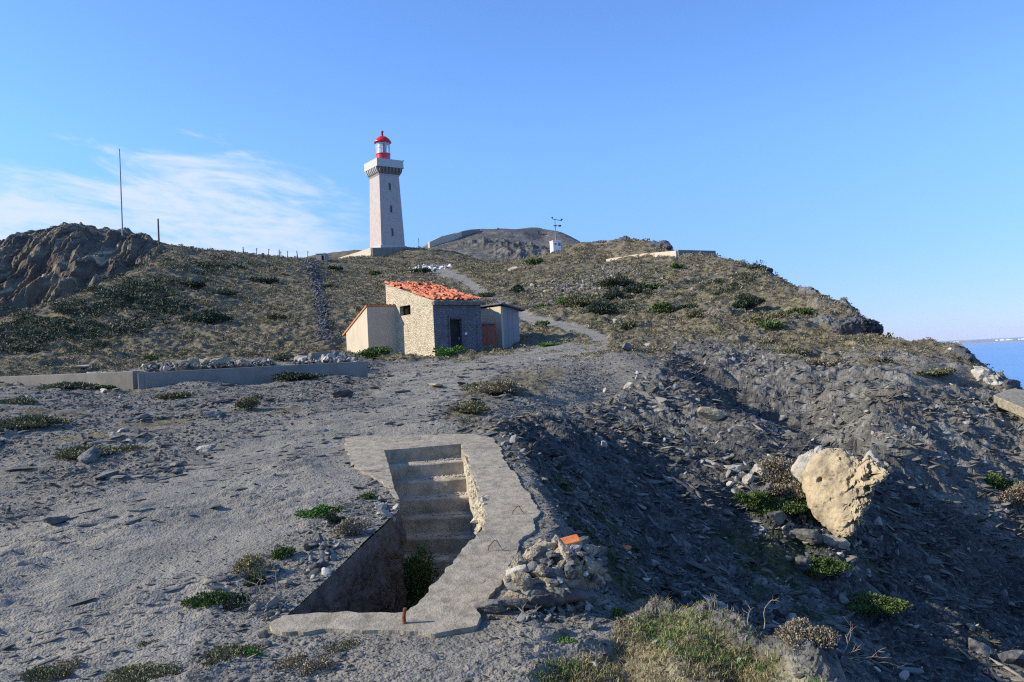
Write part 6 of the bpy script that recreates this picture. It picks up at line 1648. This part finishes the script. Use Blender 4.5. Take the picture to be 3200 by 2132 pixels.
# ------------------------------------------------------------------ sea, far coast
def sea():
    m, nt, b = new_mat('sea_water', 0.25, 0.5)
    P = nt.nodes.new('ShaderNodeNewGeometry').outputs['Position']
    mp = nt.nodes.new('ShaderNodeMapping'); mp.inputs['Scale'].default_value = (0.004, 0.0008, 1); nt.links.new(P, mp.inputs['Vector'])
    n = noise_node(nt, mp.outputs[0], 1.0, 4, 0.5)
    nt.links.new(ramp(nt, n, [(0.35, (0.035, 0.155, 0.33)), (0.62, (0.05, 0.205, 0.41))]), b.inputs['Base Color'])
    bump(nt, b, noise_node(nt, P, 0.25, 5, 0.6), 0.6, 0.8)
    rr = [30] + list(np.geomspace(200, 42000, 40)); th = np.linspace(-math.pi, math.pi, 97)
    V = [(r * math.sin(a), r * math.cos(a), -62.0) for r in rr for a in th]; n_ = len(th)
    F = [(j * n_ + i, j * n_ + i + 1, (j + 1) * n_ + i + 1, (j + 1) * n_ + i) for j in range(len(rr) - 1) for i in range(n_ - 1)]
    structure(link_mesh('sea', V, F, m), 'calm blue sea below the cape', 'sea')
sea()
def coast():
    R_ = 11000; a0 = math.atan2(*ray(2085, 780)[:2]); a1 = a0 + 0.25; V = []; n = 120
    for i in range(n + 1):
        a = a0 + (a1 - a0) * i / n; s = min(1, i / 10)
        for (dr, z) in ((0, -62.5), (40, -62 + 14 * s + 5 * mnoise.noise(Vector((i * 0.3, 0, 0)))), (1500, -62 + 30 * s + 10 * mnoise.noise(Vector((i * 0.2, 3, 0)))), (1600, -63)):
            V.append(((R_ + dr) * math.sin(a), (R_ + dr) * math.cos(a), z))
    F = [(i * 4 + k, (i + 1) * 4 + k, (i + 1) * 4 + k + 1, i * 4 + k + 1) for i in range(n) for k in range(3)]
    structure(link_mesh('far_shore', V, F, simple('far_shore_land', (0.16, 0.15, 0.13), (0.3, 0.28, 0.25), 0.01, bump_s=0)), 'low strip of far coast on the sea horizon', 'coast')
    rs = np.random.default_rng(4)
    for k in range(44):
        f = rs.choice([rs.uniform(0.16, 0.2), rs.uniform(0.32, 0.40), rs.uniform(0.62, 1.02)], p=[0.12, 0.2, 0.68]); a = a0 + (0.1348) * f; rr = R_ + rs.uniform(60, 300)
        w, d, h = rs.uniform(6, 18), 12, rs.uniform(8, 18); m = MB(); m.box(-w, w, -d, d, 0, h)
        m.add([(-w - 1, -d - 1, h), (w + 1, -d - 1, h), (w + 1, d + 1, h), (-w - 1, d + 1, h), (-w, 0, h + 5), (w, 0, h + 5)], [(0, 1, 5, 4), (2, 3, 4, 5), (1, 2, 5), (3, 0, 4)])
        o = m.build('far_building', M_WPAINT, loc=(rr * math.sin(a), rr * math.cos(a), -52.0)); o.rotation_euler.z = -a
        tag(o, 'tiny white building of the town on the far coast across the sea', 'building', 'town on the far coast')
coast()
